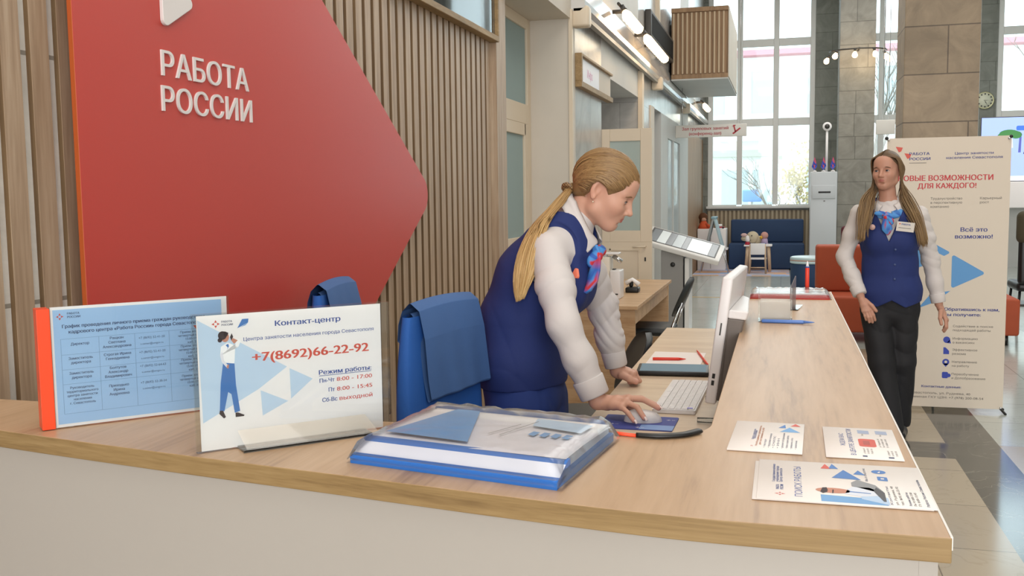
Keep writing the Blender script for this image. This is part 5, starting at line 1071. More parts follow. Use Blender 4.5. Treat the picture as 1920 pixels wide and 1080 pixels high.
def hand_sdf(S, W, fingers, thumb, rp=.0125):
    """palm from the wrist to five knuckles, then each finger on its own"""
    W = np.array(W); mc = [np.array(f[0]) for f in fingers]
    for i, m in enumerate(mc): S.cone(W+(m-W)*.12, m, .0185, .0108, .006)
    for i in range(3): S.cone(mc[i], mc[i+1], .0105, .0105, .006); S.cone((W+mc[i])/2, (W+mc[i+1])/2, .0145, .0145, .008)
    for i, f in enumerate(fingers):
        r = (.0086, .0088, .0082, .0072)[i]; S.chain(f, [r*1.12, r*1.02, r*.95, r*.80][:len(f)], .0025)
    S.chain(thumb, [.0145, .0115, .0100, .0080][:len(thumb)], .005)
def strands(paths, rad, mat, parent, name, cols, seed=1, seg=10, sides=5):
    """many thin locks of hair, one mesh; each path is a list of control points"""
    rnd = np.random.default_rng(seed); VS = []; FS = []; CS = []; b = 0
    for i, (P, r) in enumerate(zip(paths, rad)):
        P = np.asarray(P, np.float32); n = len(P); t = np.linspace(0, n-1, seg+1); k = np.clip(t.astype(int), 0, n-2); u = (t-k)[:, None]
        g = lambda j: P[np.clip(j, 0, n-1)]
        p0, p1, p2, p3 = g(k-1), g(k), g(k+1), g(k+2)
        Q = .5*((2*p1)+(p2-p0)*u+(2*p0-5*p1+4*p2-p3)*u*u+(3*p1-p0-3*p2+p3)*u**3)
        d = np.gradient(Q, axis=0); d /= np.linalg.norm(d, axis=1)[:, None]+1e-9
        a = np.cross(d, V(.31, .57, .76)); a /= np.linalg.norm(a, axis=1)[:, None]+1e-9; c = np.cross(d, a)
        rr = r*np.concatenate([np.linspace(.2, 1, 3), np.ones(seg-4), np.linspace(1, .25, 2)]) if seg >= 6 else np.full(seg+1, r)
        for j in range(sides):
            w_ = 2*math.pi*j/sides; VS.append(Q+a*(math.cos(w_)*rr)[:, None]+c*(math.sin(w_)*rr)[:, None])
        m = seg+1; f = []
        for j in range(sides):
            j2 = (j+1) % sides; base = np.arange(seg); f.append(np.stack([b+j*m+base, b+j2*m+base, b+j2*m+base+1, b+j*m+base+1], 1))
        FS.append(np.concatenate(f)); b += sides*m
        tt = np.tile(np.linspace(0, 1, m), sides)[:, None]; x = rnd.uniform(); y = rnd.uniform(.84, 1.14)
        col = (cols[0]*(1-x)+cols[1]*x)*y; end = (cols[2]*(1-x)+cols[3]*x)*y; cc = col*(1-tt)+end*tt; cc[:, 3] = 1; CS.append(cc)
    return npmesh(name, np.concatenate(VS), np.concatenate(FS), mat, parent, np.concatenate(CS))
def collar(N, A, F, root, tab, th=.003):
    """turned-down collar; tab rows: angle from the front, (radius, height) of the fold and of the free edge"""
    A = unit(A); F = unit(np.array(F)-A*(np.array(F)@A)); Ls = np.cross(A, F); N = np.array(N); tab = np.array(tab, np.float64)
    b = MB()
    def fn(s, q):
        x = abs(2*s-1); sg = 1 if s < .5 else -1; t = np.linspace(0, 1, len(tab)); g = [float(np.interp(1-x, t, tab[:, j])) for j in range(6)]
        a0, r0, h0, a1, r1, h1 = g; a = math.radians(a0*(1-q)+a1*q); r = r0*(1-q)+r1*q+.010*math.sin(math.pi*min(1, q*1.6))*(1-q); h = h0*(1-q)+h1*q+.006*math.sin(math.pi*q)
        return tuple(N+F*(r*math.cos(a))+Ls*(sg*r*math.sin(a))+A*h)
    b.grid(fn, 64, 8, SHIRT); o = b.build('collar', root); m = o.modifiers.new('thick', 'SOLIDIFY'); m.thickness = th; m.offset = 0
    return o
def ring_scarf(N, A, F, root, r0, r1, h0, h1, colfn):
    """the scarf where it shows between collar and vest, on either side of the throat"""
    A = unit(A); F = unit(np.array(F)-A*(np.array(F)@A)); Ls = np.cross(A, F); N = np.array(N); v = []; f = []; n, m = 24, 6
    for sg in (-1, 1):
        b = len(v)
        for i in range(n+1):
            for j in range(m+1):
                a = math.radians(12+112*i/n); q = j/m; k = min(1, (n-i)/6+.25); r = r0+(r0+(r1-r0)*k-r0)*q+.005*math.sin(math.pi*q); fr = max(0, math.cos(a))
                v.append(N+F*(r*math.cos(a)*(1+.10*fr))+Ls*(sg*r*math.sin(a))+A*(h0+(h1-h0)*q-.035*fr*fr))
        f += [(b+i*(m+1)+j, b+(i+1)*(m+1)+j, b+(i+1)*(m+1)+j+1, b+i*(m+1)+j+1) for i in range(n) for j in range(m)]
    v = np.array(v, np.float32); o = npmesh('scarf', v, np.array(f), SCARF, root, colfn(v)); k = o.modifiers.new('thick', 'SOLIDIFY'); k.thickness = .004; return o
def scarfcol(v, sd=0):
    n = np.sin(v[:, 0]*95+sd)*np.sin(v[:, 2]*88+1.3*sd+v[:, 0]*40)+.5*np.sin(v[:, 1]*120+v[:, 2]*60); m = np.sin(v[:, 2]*140+v[:, 0]*90+sd)
    a = np.clip((n-.25)*6, 0, 1)[:, None]; b = np.clip((m-.45)*4, 0, 1)[:, None]*.8
    c = L3('#4f8fd0')*(1-b)+L3('#2c4fa6')*b; c = c*(1-a)+L3('#c8383e')*a; c[:, 3] = 1; return c
def tie_cloth(path, widths, F, side, root, sd, name='scarf_end', th=.010):
    """hanging scarf end: a soft flattened loft with folds"""
    side = unit(side); v = []; n = len(path); m = 20
    for i in range(n):
        d = unit(np.array(path[min(i+1, n-1)])-np.array(path[max(i-1, 0)])); sd_ = unit(side-d*(side@d)); nn = np.cross(d, sd_)
        for j in range(m):
            a = 2*math.pi*j/m; v.append(np.array(path[i])+sd_*widths[i]*math.cos(a)+nn*(th*(.5+.5*min(1, widths[i]/.02))*math.sin(a)*(1+.35*math.cos(3*a+i*.5))))
    v = np.array(v, np.float32); f = np.array([(i*m+j, i*m+(j+1) % m, (i+1)*m+(j+1) % m, (i+1)*m+j) for i in range(n-1) for j in range(m)])
    return npmesh(name, v, f, SCARF, root, scarfcol(v, sd))
def folds(P, amp, dirs, fr):
    x = 0
    for (d, f_, ph) in zip(dirs, fr, (0., 1.7, 3.1, 4.4)):
        g = P[0]*d[0]+P[1]*d[1]+P[2]*d[2]; w_ = P[0]*d[1]*9-P[2]*d[0]*7+P[1]*11
        x = x+amp*(1-2.2*np.abs(np.sin(g*f_*.5+ph+1.6*np.sin(w_+ph)+.8*np.sin(2.3*w_)))**.7)*np.clip(.25+np.sin(w_*1.3+2*ph+g*11), 0, 1)
    return x
# ------------------------------------------------------------------ the woman leaning on the work desk
root = thing('person', 'woman with blonde ponytail in navy vest leaning over the work desk, hand on mouse', 'person', (0, 0, 0))
Fb = unit((1, .06, 0)); Sd = unit((-.06, 1, 0))            # she faces the desk; Sd points to her left
y0 = 3.10
HIP, WST, CHS, UPR, NK = V(-.822, y0, .945), V(-.818, y0, 1.08), V(-.752, y0, 1.215), V(-.678, y0, 1.340), V(-.640, y0, 1.405)
HO = V(-.544, y0, 1.504); HF = (.875, .02, -.484); HU = (.484, 0, .875); HS = .98
RSH, REL, RWR = V(-.682, 2.945, 1.325), V(-.628, 2.865, 1.105), V(-.527, 2.872, .874)
LSH, LEL, LWR = V(-.660, 3.255, 1.325), V(-.606, 3.405, 1.10), V(-.557, 3.425, .868)
torso = [(V(-.80, y0, .86), .165, .118), (HIP, .178, .130), (WST, .142, .118), (CHS, .146, .128), (UPR, .150, .098), (V(-.655, y0, 1.392), .085, .065)]
FGR = [[V(-.437, 2.890, .884), V(-.398, 2.893, .884), V(-.353, 2.887, .866)], [V(-.431, 2.869, .887), V(-.389, 2.868, .886), V(-.343, 2.861, .864)],
       [V(-.437, 2.848, .880), V(-.402, 2.832, .870), V(-.380, 2.817, .842)], [V(-.448, 2.829, .869), V(-.425, 2.812, .855), V(-.407, 2.801, .835)]]
THR = [V(-.492, 2.893, .866), V(-.460, 2.916, .856), V(-.420, 2.912, .843)]
FGL = [[V(-.500, 3.402, .862), V(-.484, 3.400, .836), V(-.510, 3.402, .833)], [V(-.496, 3.424, .863), V(-.478, 3.424, .835), V(-.506, 3.426, .833)],
       [V(-.500, 3.446, .860), V(-.484, 3.448, .836), V(-.510, 3.448, .833)], [V(-.507, 3.466, .855), V(-.493, 3.468, .836), V(-.516, 3.466, .833)]]
THL = [V(-.536, 3.40, .858), V(-.508, 3.384, .848), V(-.484, 3.386, .838)]
S = SDF((-1.0, 2.70, .80), (-.30, 3.55, 1.66), .0027)
S.loft(torso, Sd, .03, -.012)
S.chain([V(-.655, y0, 1.385), V(-.60, y0, 1.46)], [.054, .050], .03)
for a, b_, c_ in ((RSH, REL, RWR), (LSH, LEL, LWR)): S.chain([a, b_, c_], [.036, .033, .0245], .03)
p, F, L, U = head_sdf(S, HO, HF, HU, HS)
hand_sdf(S, RWR+V(.022, 0, -.004), FGR, THR); hand_sdf(S, LWR+V(.012, 0, -.002), FGL, THL)
S.chain([RWR, RWR+V(.03, 0, -.003)], [.0245, .022], .01); S.chain([LWR, LWR+V(.015, 0, -.006)], [.0245, .024], .01)
v, f = S.mesh()
S2 = SDF((-1.0, 2.85, 0.02), (-.60, 3.35, .86), .006)
S2.loft(torso[:2], Sd, .03, -.012)
LEGS = [[V(-.80, y0+s*.088, .84), V(-.765, y0+s*.10, .47), V(-.815, y0+s*.10, .085)] for s in (-1, 1)]
for lg in LEGS: S2.chain(lg, [.080, .052, .036], .03); S2.chain([lg[2], lg[2]+V(.0, 0, -.03), lg[2]+V(.15, 0, -.05)], [.036, .035, .025], .02)
v2, f2 = S2.mesh()
col = np.tile(L3('#cf9f88'), (len(v)+len(v2), 1)); hv = col[:len(v)]
head_colour(hv, v, p, HS, F, L, U, None, L3('#b5615c'))
for fg in FGR+FGL+[THR, THL]:      # finger ends and nails a little rosier
    d = np.linalg.norm(v-fg[-1], axis=1); a = np.clip(1.4-d/.011, 0, 1)[:, None]*.5; hv[:] = hv*(1-a)+L3('#d68f86')*a
body = npmesh('body', np.concatenate([v, v2]), np.concatenate([f, f2+len(v)]), SKIN, root, col, 2)
face_parts(p, HS, F, L, U, root, '8a6546', .0026, (-.12, -.22))
NAIL = M('pale_nail', '#f0dcd6', .25)
for k, fg in enumerate(FGR):
    d = unit(fg[-1]-fg[-2]); n_ = unit(np.cross(d, unit((.0, 1, 0)))); n_ = n_ if n_[2] > 0 else -n_; sdv = np.cross(d, n_)
    if k > 1: n_ = unit(n_+V(0, -.5, 0)); sdv = unit(np.cross(d, n_))
    b = MB(); c = fg[-1]+n_*.0058+d*.004
    b.grid(lambda s, q: tuple(c+d*((s-.4)*.013)+sdv*((q-.5)*.0088)+n_*(.0012-.005*(q-.5)**2*4*.5-.002*s*s)), 5, 5, NAIL); o = b.build('nail', root); q_ = o.modifiers.new('thick', 'SOLIDIFY'); q_.thickness = .0012
# shirt: body part and two wrinkled sleeves with cuffs
S = SDF((-1.0, 2.70, .84), (-.42, 3.56, 1.50), .004)
S.loft(torso[2:], Sd, .03, -.004); S.chain([V(-.66, y0, 1.378), V(-.625, y0, 1.425)], [.062, .055], .02)
S.chain([RSH+V(-.012, .012, .0), (RSH+REL)/2+V(-.006, 0, 0), REL, (REL+RWR)/2+V(-.004, 0, .01), RWR+V(-.01, 0, .03)], [.057, .054, .047, .045, .042], .03)
S.chain([LSH, (LSH+LEL)/2, LEL, (LEL+LWR)/2, LWR+V(-.004, 0, .03)], [.058, .053, .048, .044, .039], .03)
S.apply(lambda f_, P: f_+folds(P, .0030, [unit((.55, 0, .83)), unit((-.5, .2, .8)), unit((.8, .1, .55))], [150, 110, 210])*np.clip((1.34-P[2])*6, .12, 1)*np.clip((P[2]-.93)*14, .1, 1))
for w_, e_ in ((RWR, REL), (LWR, LEL)):   # clean cuff: cut square to the forearm, with a band
    d = unit(w_-e_); c = w_-d*.018
    S.apply(lambda f_, P, d=d, c=c: np.where((np.sqrt((P[0]-c[0])**2+(P[1]-c[1])**2+(P[2]-c[2])**2) < .10), np.maximum(f_, (P[0]-c[0])*d[0]+(P[1]-c[1])*d[1]+(P[2]-c[2])*d[2]), f_))
v, f = S.mesh(); npmesh('shirt', v, f, SHIRT, root, None, 1)
for w_, e_, r in ((RWR, REL, .0455), (LWR, LEL, .0405)):
    d = unit(w_-e_); c = w_-d*.017; b = MB(); b.tube([c-d*.058, c-d*.055, c-d*.004, c], [r+.0015, r+.003, r, r-.002], SHIRT, 28); b.build('cuff', root)
# vest
S = SDF((-1.0, 2.86, .80), (-.48, 3.34, 1.50), .004)
vt = [(V(-.805, y0, .83), .182, .128), (HIP+V(0, 0, .0), .184, .138), (WST, .152, .132), (CHS+V(.004, 0, 0), .156, .146), (UPR, .152, .106), (V(-.658, y0, 1.392), .105, .074)]
S.loft(vt, Sd, .035, .004)
S.ell(V(-.648, 3.02, 1.20), (.062, .06, .075), None, .05); S.ell(V(-.648, 3.18, 1.20), (.062, .06, .075), None, .05)
def vcut(f_, P):
    f_ = f_+folds(P, .0022, [unit((.3, 0, 1)), unit((.8, .3, .3))], [42, 60])*np.clip((1.2-P[2])*6, 0, 1)
    for (a, e) in ((RSH, REL), (LSH, LEL)):
        d = unit(e-a); sgn = 1 if a[1] > y0 else -1; c = a+V(0, sgn*.02, 0); x, y_, z = P[0]-c[0], P[1]-c[1], P[2]-c[2]
        ax = unit((0, 1, .0)); m = x*ax[0]+y_*ax[1]; q = np.sqrt(x*x+(z+.022)**2*.62)-.083; q = np.maximum(q, -sgn*(P[1]-(y0+sgn*.118)))
        f_ = smax(f_, -q, .008)
    hx = (P[2]-1.165)*.42; fr = (P[0]+.735)*.80-(P[2]-1.25)*.45; f_ = smax(f_, -np.maximum(np.abs(P[1]-y0)-hx*.75, .03-fr), .006)     # V neck
    nx = (P[0]+.645)**2+(P[1]-y0)**2; f_ = smax(f_, -np.maximum(np.sqrt(nx)-.088, 1.30-P[2]), .006)
    return np.maximum(f_, .885-P[2]+.05*np.clip((P[0]+.70), -.2, .1))
S.apply(vcut); v, f = S.mesh(); npmesh('vest', v, f, VEST, root, None, 1)
# trousers
S = SDF((-1.02, 2.82, .05), (-.58, 3.38, 1.0), .006); S.loft([(V(-.800, y0, .76), .178, .124), (HIP, .186, .138)], Sd, .03)
for lg in LEGS: S.chain([lg[0]+V(.0, 0, -.03), lg[1], lg[2]], [.112, .082, .070], .02)
S.apply(lambda f_, P: np.maximum(f_+folds(P, .003, [unit((.4, 0, 1)), unit((.7, .5, .4))], [38, 50]), .07-P[2])); v, f = S.mesh(); npmesh('trousers', v, f, PANTN, root, None, 1)
for lg in LEGS:
    S = SDF(lg[2]+V(-.12, -.08, -.1), lg[2]+V(.24, .08, .06), .005); a = lg[2]; S.chain([a+V(-.02, 0, -.045), a+V(.06, 0, -.05), a+V(.16, 0, -.058)], [.038, .040, .028], .02); S.cone(a, a+V(0, 0, -.04), .036, .038, .02); S.apply(lambda f_, P: np.maximum(f_, .003-P[2])); v, f = S.mesh(); npmesh('shoe', v, f, SHOE, root)
NA = unit((.56, 0, .83))
collar((-.632, y0, 1.402), NA, (1, .02, 0), root, [(20, .088, -.004, 46, .128, -.046), (45, .082, .008, 60, .122, -.034), (80, .070, .036, 85, .108, .000), (120, .064, .062, 122, .094, .022), (180, .062, .072, 180, .088, .030)])
blues = lambda v: np.where((np.sin(v[:, 0]*70+v[:, 2]*55) > .55)[:, None], L3('#3f74b8'), L3('#5b97d2'))
ring_scarf((-.648, y0, 1.392), NA, (1, .02, 0), root, .092, .122, .012, -.024, blues)
tie_cloth([V(-.572, 3.055, 1.330), V(-.566, 3.05, 1.305), V(-.560, 3.035, 1.285), V(-.563, 3.02, 1.255), V(-.570, 3.01, 1.225), V(-.580, 3.0, 1.200), V(-.588, 2.998, 1.188)], [.020, .026, .022, .028, .032, .018, .004], Fb, (.62, -.55, .2), root, .6)
b = MB(); S = SDF((-.62, 2.98, 1.24), (-.50, 3.16, 1.37), .003); S.ell(V(-.560, 3.045, 1.300), (.020, .024, .020), None, .01); S.ell(V(-.556, 3.075, 1.315), (.022, .03, .02), None, .01); S.ell(V(-.575, 3.03, 1.285), (.014, .02, .022), None, .01); v, f = S.mesh(); npmesh('scarf_knot', v, f, SCARF, root, scarfcol(v, 2.2), 1)
b = MB(); b.T = frame((-.622, 2.958, 1.238), (.75, -.62, .1), (.1, .2, 1)); b.prism(rounded([(0, 0), (.038, -.004), (.024, .036)], .006), -.003, .006, M('coral_pin', '#f08468', .35)); b.build('triangle_pin', root, .001)
# hair: a cap, locks combed back to the tie, and the tail over the shoulder
cH = [L3('#7d5f3d'), L3('#9a7a50'), L3('#8a6a44'), L3('#a98a5c')]
TIE = p(-.106, -.006, -.046)
S = SDF(np.array(HO)-.16, np.array(HO)+.16, .004)
def cap(P):
    q = [P[i]-HO[i] for i in range(3)]; g = [(q[0]*a[0]+q[1]*a[1]+q[2]*a[2])/HS for a in (F, L, U)]; g[0] = g[0]+.012; g[2] = g[2]-.036
    k0 = np.sqrt((g[0]/.1065)**2+(g[1]/.0815)**2+(g[2]/.0945)**2); d = (k0-1)*.085*HS
    f_, u_ = g[0]-.012, g[2]+.036; line = np.where(f_ > .028, -.002+(f_-.028)*1.12, np.where(f_ > -.03, .030-.034*np.clip((f_-.0)/.028, 0, 1), -.02+(f_+.03)*1.2))
    return np.maximum(d, (line-u_)*.7*HS)
S.op([HO], .14, cap, .002); S.ell(p(-.070, -.004, -.030), (.022, .038, .028), (F, L, U), .03)
v, f = S.mesh(); hc = np.tile(L3('#7f6240'), (len(v), 1)); npmesh('hair', v, f, HAIR, root, hc, 1)
rnd = np.random.default_rng(5); paths = []; rad = []
def onskull(d, k=1.0): return p(-.012+.1075*k*d[0], .0825*k*d[1], .036+.0955*k*d[2])
tdir = unit(((-.106+.012)/.1075, -.006/.0825, (-.046-.036)/.0955))
HL = [(.088, .003, .074), (.080, .036, .066), (.064, .059, .046), (.044, .070, .022), (.016, .076, .018), (-.012, .078, .036), (-.036, .076, .0), (-.05, .068, -.052)]
for i in range(1250):
    s = rnd.uniform(-1, 1); a = abs(s)**1.5; sg = 1 if s > 0 else -1
    # hairline from the middle of the forehead round to behind the ear
    q = a*6.99; k = int(q); q -= k; h0, h1 = HL[k], HL[k+1]; st = tuple(h0[j]*(1-q)+h1[j]*q for j in range(3)); st = (st[0]+rnd.uniform(-.005, .002), sg*st[1], st[2]+rnd.uniform(-.002, .004))
    dv = V((st[0]+.012)/.1075, st[1]/.0825, (st[2]-.036)/.0955); dv = unit(dv)
    mid = V(*[float(np.interp(a, (0, .3, .57, .75, 1), c)) for c in ((-.02, -.10, -.25, -.45, -.65), (.52, .82, .97, .85, .62), (.85, .52, .16, -.12, -.62))])*V(1, sg, 1)
    b0 = rnd.uniform(0, .55) if rnd.uniform() < .5 else 0; pts = []
    for t in np.linspace(b0, 1, 7): pts.append(onskull(unit(dv*(1-t)**2+mid*(2.3*t*(1-t))+tdir*t*t), 1.022+rnd.uniform(-.006, .014)))
    pts.append(TIE+rnd.normal(0, .006, 3).astype(np.float32)); paths.append(pts); rad.append(rnd.uniform(.0016, .0030))
for i in range(800):     # from the crown line and the nape
    if i < 520: f0 = rnd.uniform(-.07, .080); dv = unit(V((f0+.012)/.1075, rnd.normal(0, .22), math.sqrt(max(.05, 1-((f0+.012)/.1075)**2))))
    else: x = rnd.uniform(-1, 1); dv = unit(V(-.25-.4*rnd.uniform(), x, -.50-.5*rnd.uniform()))
    sgn = 1 if dv[1] > 0 else -1; pts = []; mid = V(-.75, sgn*.42, .55) if i < 520 else V(-.6, .3*dv[1], -.7)
    for t in np.linspace(0, 1, 7): pts.append(onskull(unit(dv*(1-t)**2+mid*(2.0*t*(1-t))+tdir*t*t), 1.020+rnd.uniform(-.006, .014)))
    pts.append(TIE+rnd.normal(0, .006, 3).astype(np.float32)); paths.append(pts); rad.append(rnd.uniform(.0016, .0030))
strands(paths, rad, HAIR, root, 'combed_hair', cH, 3, 14, 4)
tail = [TIE, V(-.680, 3.035, 1.466), V(-.722, 2.975, 1.405), V(-.747, 2.925, 1.325), V(-.760, 2.905, 1.245), V(-.772, 2.90, 1.175)]; tw = [.014, .027, .038, .042, .036, .014]
paths = []; rad = []
for i in range(620):
    a = rnd.uniform(0, 2*math.pi); r = math.sqrt(rnd.uniform()); e = rnd.uniform(.72, 1.0) if rnd.uniform() < .5 else 1.0; pts = []
    n = max(4, int(round(6*e)))
    for c, w_ in list(zip(tail, tw))[:n]: pts.append(c+V(.9, .1, .45)*(w_*r*math.cos(a))+V(.1, -.75, .2)*(w_*.55*r*math.sin(a))+rnd.normal(0, .0018, 3).astype(np.float32))
    paths.append(pts); rad.append(rnd.uniform(.0014, .0026))
strands(paths, rad, HAIR, root, 'ponytail', [L3('#8f6d44'), L3('#a98554'), L3('#c09a62'), L3('#d8b67c')], 4, 16, 4)
S = SDF(TIE-.05, TIE+.05, .003); td = unit(tail[1]-TIE); e1 = unit(np.cross(td, V(0, 1, 0))); e2 = np.cross(td, e1)
for k in range(9): a = 2*math.pi*k/9; S.ell(TIE+td*.004+e1*(.017*math.cos(a))+e2*(.017*math.sin(a)), (.0085, .0085, .0085), None, .006)
v, f = S.mesh(); hc = np.where((np.sin(v[:, 0]*700)*np.sin(v[:, 2]*650) > .1)[:, None], L3('#4a3524'), L3('#9a7a52')); npmesh('hair_tie', v, f, HAIR, root, hc)
b = MB(); b.ball(tuple(p(-.004, -.086, -.040)), .0032, GOLD, 8); b.build('earring', root)
# ------------------------------------------------------------------ the woman walking past the banner
root = thing('person', 'woman with long loose hair and name badge walking beside the counter', 'person', (0, 0, 0))
X0, Y0 = .632, 6.30
Fb = unit((-.10, -1, 0)); Sd = unit((1, -.10, 0))
HO = V(.602, Y0-.015, 1.612); HF = unit((-.42, -.90, -.03)); HU = (-.02, 0, 1); HS = .97
torso = [(V(.640, Y0, .80), .158, .105), (V(.637, Y0, .90), .170, .112), (V(.632, Y0, 1.05), .138, .100), (V(.626, Y0, 1.20), .150, .112), (V(.622, Y0, 1.335), .160, .092), (V(.618, Y0, 1.405), .085, .062)]
RSH, REL, RWR = V(.452, Y0, 1.362), V(.372, Y0+.02, 1.10), V(.462, Y0-.10, .868)
LSH, LEL, LWR = V(.792, Y0, 1.350), V(.868, Y0+.05, 1.075), V(.918, Y0+.04, .812)
FGR = [[V(.520, 6.175, .795), V(.535, 6.168, .760), V(.545, 6.178, .728)], [V(.506, 6.168, .786), V(.520, 6.160, .748), V(.530, 6.172, .716)], [V(.491, 6.168, .782), V(.503, 6.160, .746), V(.512, 6.172, .716)], [V(.477, 6.172, .782), V(.486, 6.166, .752), V(.494, 6.176, .728)]]
THR = [V(.488, 6.185, .845), V(.525, 6.165, .815), V(.548, 6.160, .785)]
FGL = [[V(.952, 6.300, .722), V(.952, 6.285, .684), V(.940, 6.30, .660)], [V(.960, 6.318, .716), V(.960, 6.305, .676), V(.948, 6.318, .650)], [V(.964, 6.338, .718), V(.964, 6.327, .680), V(.952, 6.338, .656)], [V(.962, 6.356, .724), V(.962, 6.347, .692), V(.952, 6.356, .670)]]
THL = [V(.925, 6.305, .775), V(.918, 6.278, .735), V(.925, 6.272, .700)]
S = SDF((.28, 6.0, .62), (1.03, 6.52, 1.76), .0036); S.loft(torso, Sd, .03, -.012); S.chain([V(.618, Y0, 1.38), V(.604, Y0-.01, 1.53)], [.052, .048], .03)
for a, b_, c_ in ((RSH, REL, RWR), (LSH, LEL, LWR)): S.chain([a, b_, c_], [.035, .031, .024], .03)
p, F, L, U = head_sdf(S, HO, HF, HU, HS)
hand_sdf(S, RWR+V(.005, -.01, -.015), FGR, THR); hand_sdf(S, LWR+V(.005, 0, -.015), FGL, THL); v, f = S.mesh()
S2 = SDF((.36, 5.95, 0.0), (.92, 6.55, .80), .006); S2.loft(torso[:2], Sd, .03, -.012)
LEGS = [[V(.560, Y0, .80), V(.590, Y0-.07, .47), V(.655, Y0-.12, .085)], [V(.712, Y0, .80), V(.715, Y0-.0, .46), V(.712, Y0+.06, .085)]]
for lg in LEGS: S2.chain(lg, [.078, .05, .034], .03); S2.chain([lg[2], lg[2]+V(.0, 0, -.03), lg[2]+V(-.01, -.15, -.05)], [.035, .035, .025], .02)
v2, f2 = S2.mesh(); col = np.tile(L3('#bf8f79'), (len(v)+len(v2), 1)); hv = col[:len(v)]; head_colour(hv, v, p, HS, F, L, U, None, L3('#a85b55'))
npmesh('body', np.concatenate([v, v2]), np.concatenate([f, f2+len(v)]), SKIN, root, col, 2); face_parts(p, HS, F, L, U, root, '5f4632', .0040, (-.1, 0))
S = SDF((.26, 6.02, .80), (1.04, 6.54, 1.48), .0045); S.loft(torso[1:], Sd, .03, -.003); S.chain([V(.618, Y0, 1.375), V(.613, Y0-.004, 1.402)], [.058, .050], .02)
S.chain([RSH, (RSH+REL)/2, REL, (REL+RWR)/2, RWR+V(-.008, .01, .03)], [.052, .049, .044, .043, .040], .03); S.chain([LSH, (LSH+LEL)/2, LEL, (LEL+LWR)/2, LWR+V(-.004, 0, .035)], [.052, .050, .046, .044, .040], .03)
S.apply(lambda f_, P: f_+folds(P, .0022, [unit((.4, 0, .9)), unit((-.6, .2, .7)), unit((.8, .1, .55))], [130, 100, 190])*np.clip((P[2]-.93)*14, .1, 1))
for w_, e_ in ((RWR, REL), (LWR, LEL)):
    d = unit(w_-e_); c = w_-d*.012
    S.apply(lambda f_, P, d=d, c=c: np.where((np.sqrt((P[0]-c[0])**2+(P[1]-c[1])**2+(P[2]-c[2])**2) < .10), np.maximum(f_, (P[0]-c[0])*d[0]+(P[1]-c[1])*d[1]+(P[2]-c[2])*d[2]), f_))
v, f = S.mesh(); npmesh('shirt', v, f, SHIRT, root, None, 1)
for w_, e_ in ((RWR, REL), (LWR, LEL)):
    d = unit(w_-e_); c = w_-d*.011; b = MB(); b.tube([c-d*.055, c-d*.052, c-d*.004, c], [.0435, .045, .042, .040], SHIRT, 24); b.build('cuff', root)
S = SDF((.40, 6.08, .74), (.88, 6.52, 1.48), .004)
vt = [(V(.640, Y0, .78), .168, .122), (V(.637, Y0, .90), .172, .122), (V(.632, Y0, 1.05), .148, .110), (V(.626, Y0, 1.20), .156, .124), (V(.622, Y0, 1.335), .150, .100), (V(.618, Y0, 1.40), .11, .072)]
S.loft(vt, Sd, .035, .004); S.ell(V(.558, Y0-.085, 1.20), (.065, .05, .07), None, .05); S.ell(V(.688, Y0-.092, 1.20), (.065, .05, .07), None, .05)
def vcut2(f_, P):
    f_ = f_+folds(P, .002, [unit((.3, 0, 1)), unit((.8, .3, .3))], [40, 55])
    for sgn, a in ((-1, RSH), (1, LSH)):
        c = a+V(sgn*.02, 0, 0); q = np.sqrt((P[1]-c[1])**2+(P[2]-c[2]+.022)**2*.62)-.083; q = np.maximum(q, -sgn*(P[0]-(.622+sgn*.100))); f_ = smax(f_, -q, .008)
    hx = (P[2]-1.195)*.42; f_ = smax(f_, -np.maximum(np.abs(P[0]-.612)-hx, .02+(P[1]-Y0)), .006)
    f_ = smax(f_, -np.maximum(np.sqrt((P[0]-.615)**2+(P[1]-Y0)**2)-.066, 1.34-P[2]), .006)
    x = np.abs(P[0]-.634); low = np.where(P[1] < Y0, .845-.55*np.clip(x-.004, 0, .075)+.35*np.clip(x-.079, 0, .1), .83)
    f_ = np.maximum(f_, (low-P[2])*.8); return smax(f_, -np.maximum(np.abs(P[0]-.634)-.0012, P[1]-(Y0-.08)), .003)
S.apply(vcut2); v, f = S.mesh(); npmesh('vest', v, f, VEST, root, None, 1)
for z in (1.15, 1.06, .975, .905):
    b = MB(); y = Y0-(.122+.0125 if z > 1.1 else .118 if z > 1.0 else .122); b.T = frame((.648, y-.004, z), (1, 0, 0), (0, 0, 1)); b.lathe([(.001, -.004), (.0075, -.004), (.0075, .003), (.001, .0035)], M('vest_button', '#3a4a78', .3), n=14); b.build('button', root)
S = SDF((.36, 5.98, .05), (.94, 6.55, 1.0), .005); S.loft([(V(.640, Y0, .78), .160, .106), (V(.637, Y0, .90), .166, .110)], Sd, .03)
for lg in LEGS: S.chain([lg[0]+V(0, 0, -.02), lg[1], lg[2]], [.092, .074, .066], .02)
S.apply(lambda f_, P: np.maximum(f_+folds(P, .003, [unit((.4, 0, 1)), unit((.7, .5, .4))], [38, 55]), .055-P[2])); v, f = S.mesh(); npmesh('trousers', v, f, PANTB, root, None, 1)
for lg in LEGS:
    S = SDF(lg[2]+V(-.1, -.24, -.1), lg[2]+V(.1, .1, .06), .005); a = lg[2]; S.chain([a+V(0, .02, -.045), a+V(0, -.06, -.05), a+V(-.005, -.16, -.058)], [.038, .040, .028], .02); S.cone(a, a+V(0, 0, -.04), .036, .038, .02); S.apply(lambda f_, P: np.maximum(f_, .003-P[2])); v, f = S.mesh(); npmesh('shoe', v, f, SHOE, root)
NA = unit((-.05, -.12, 1)); NP = (.616, Y0-.004, 1.418)
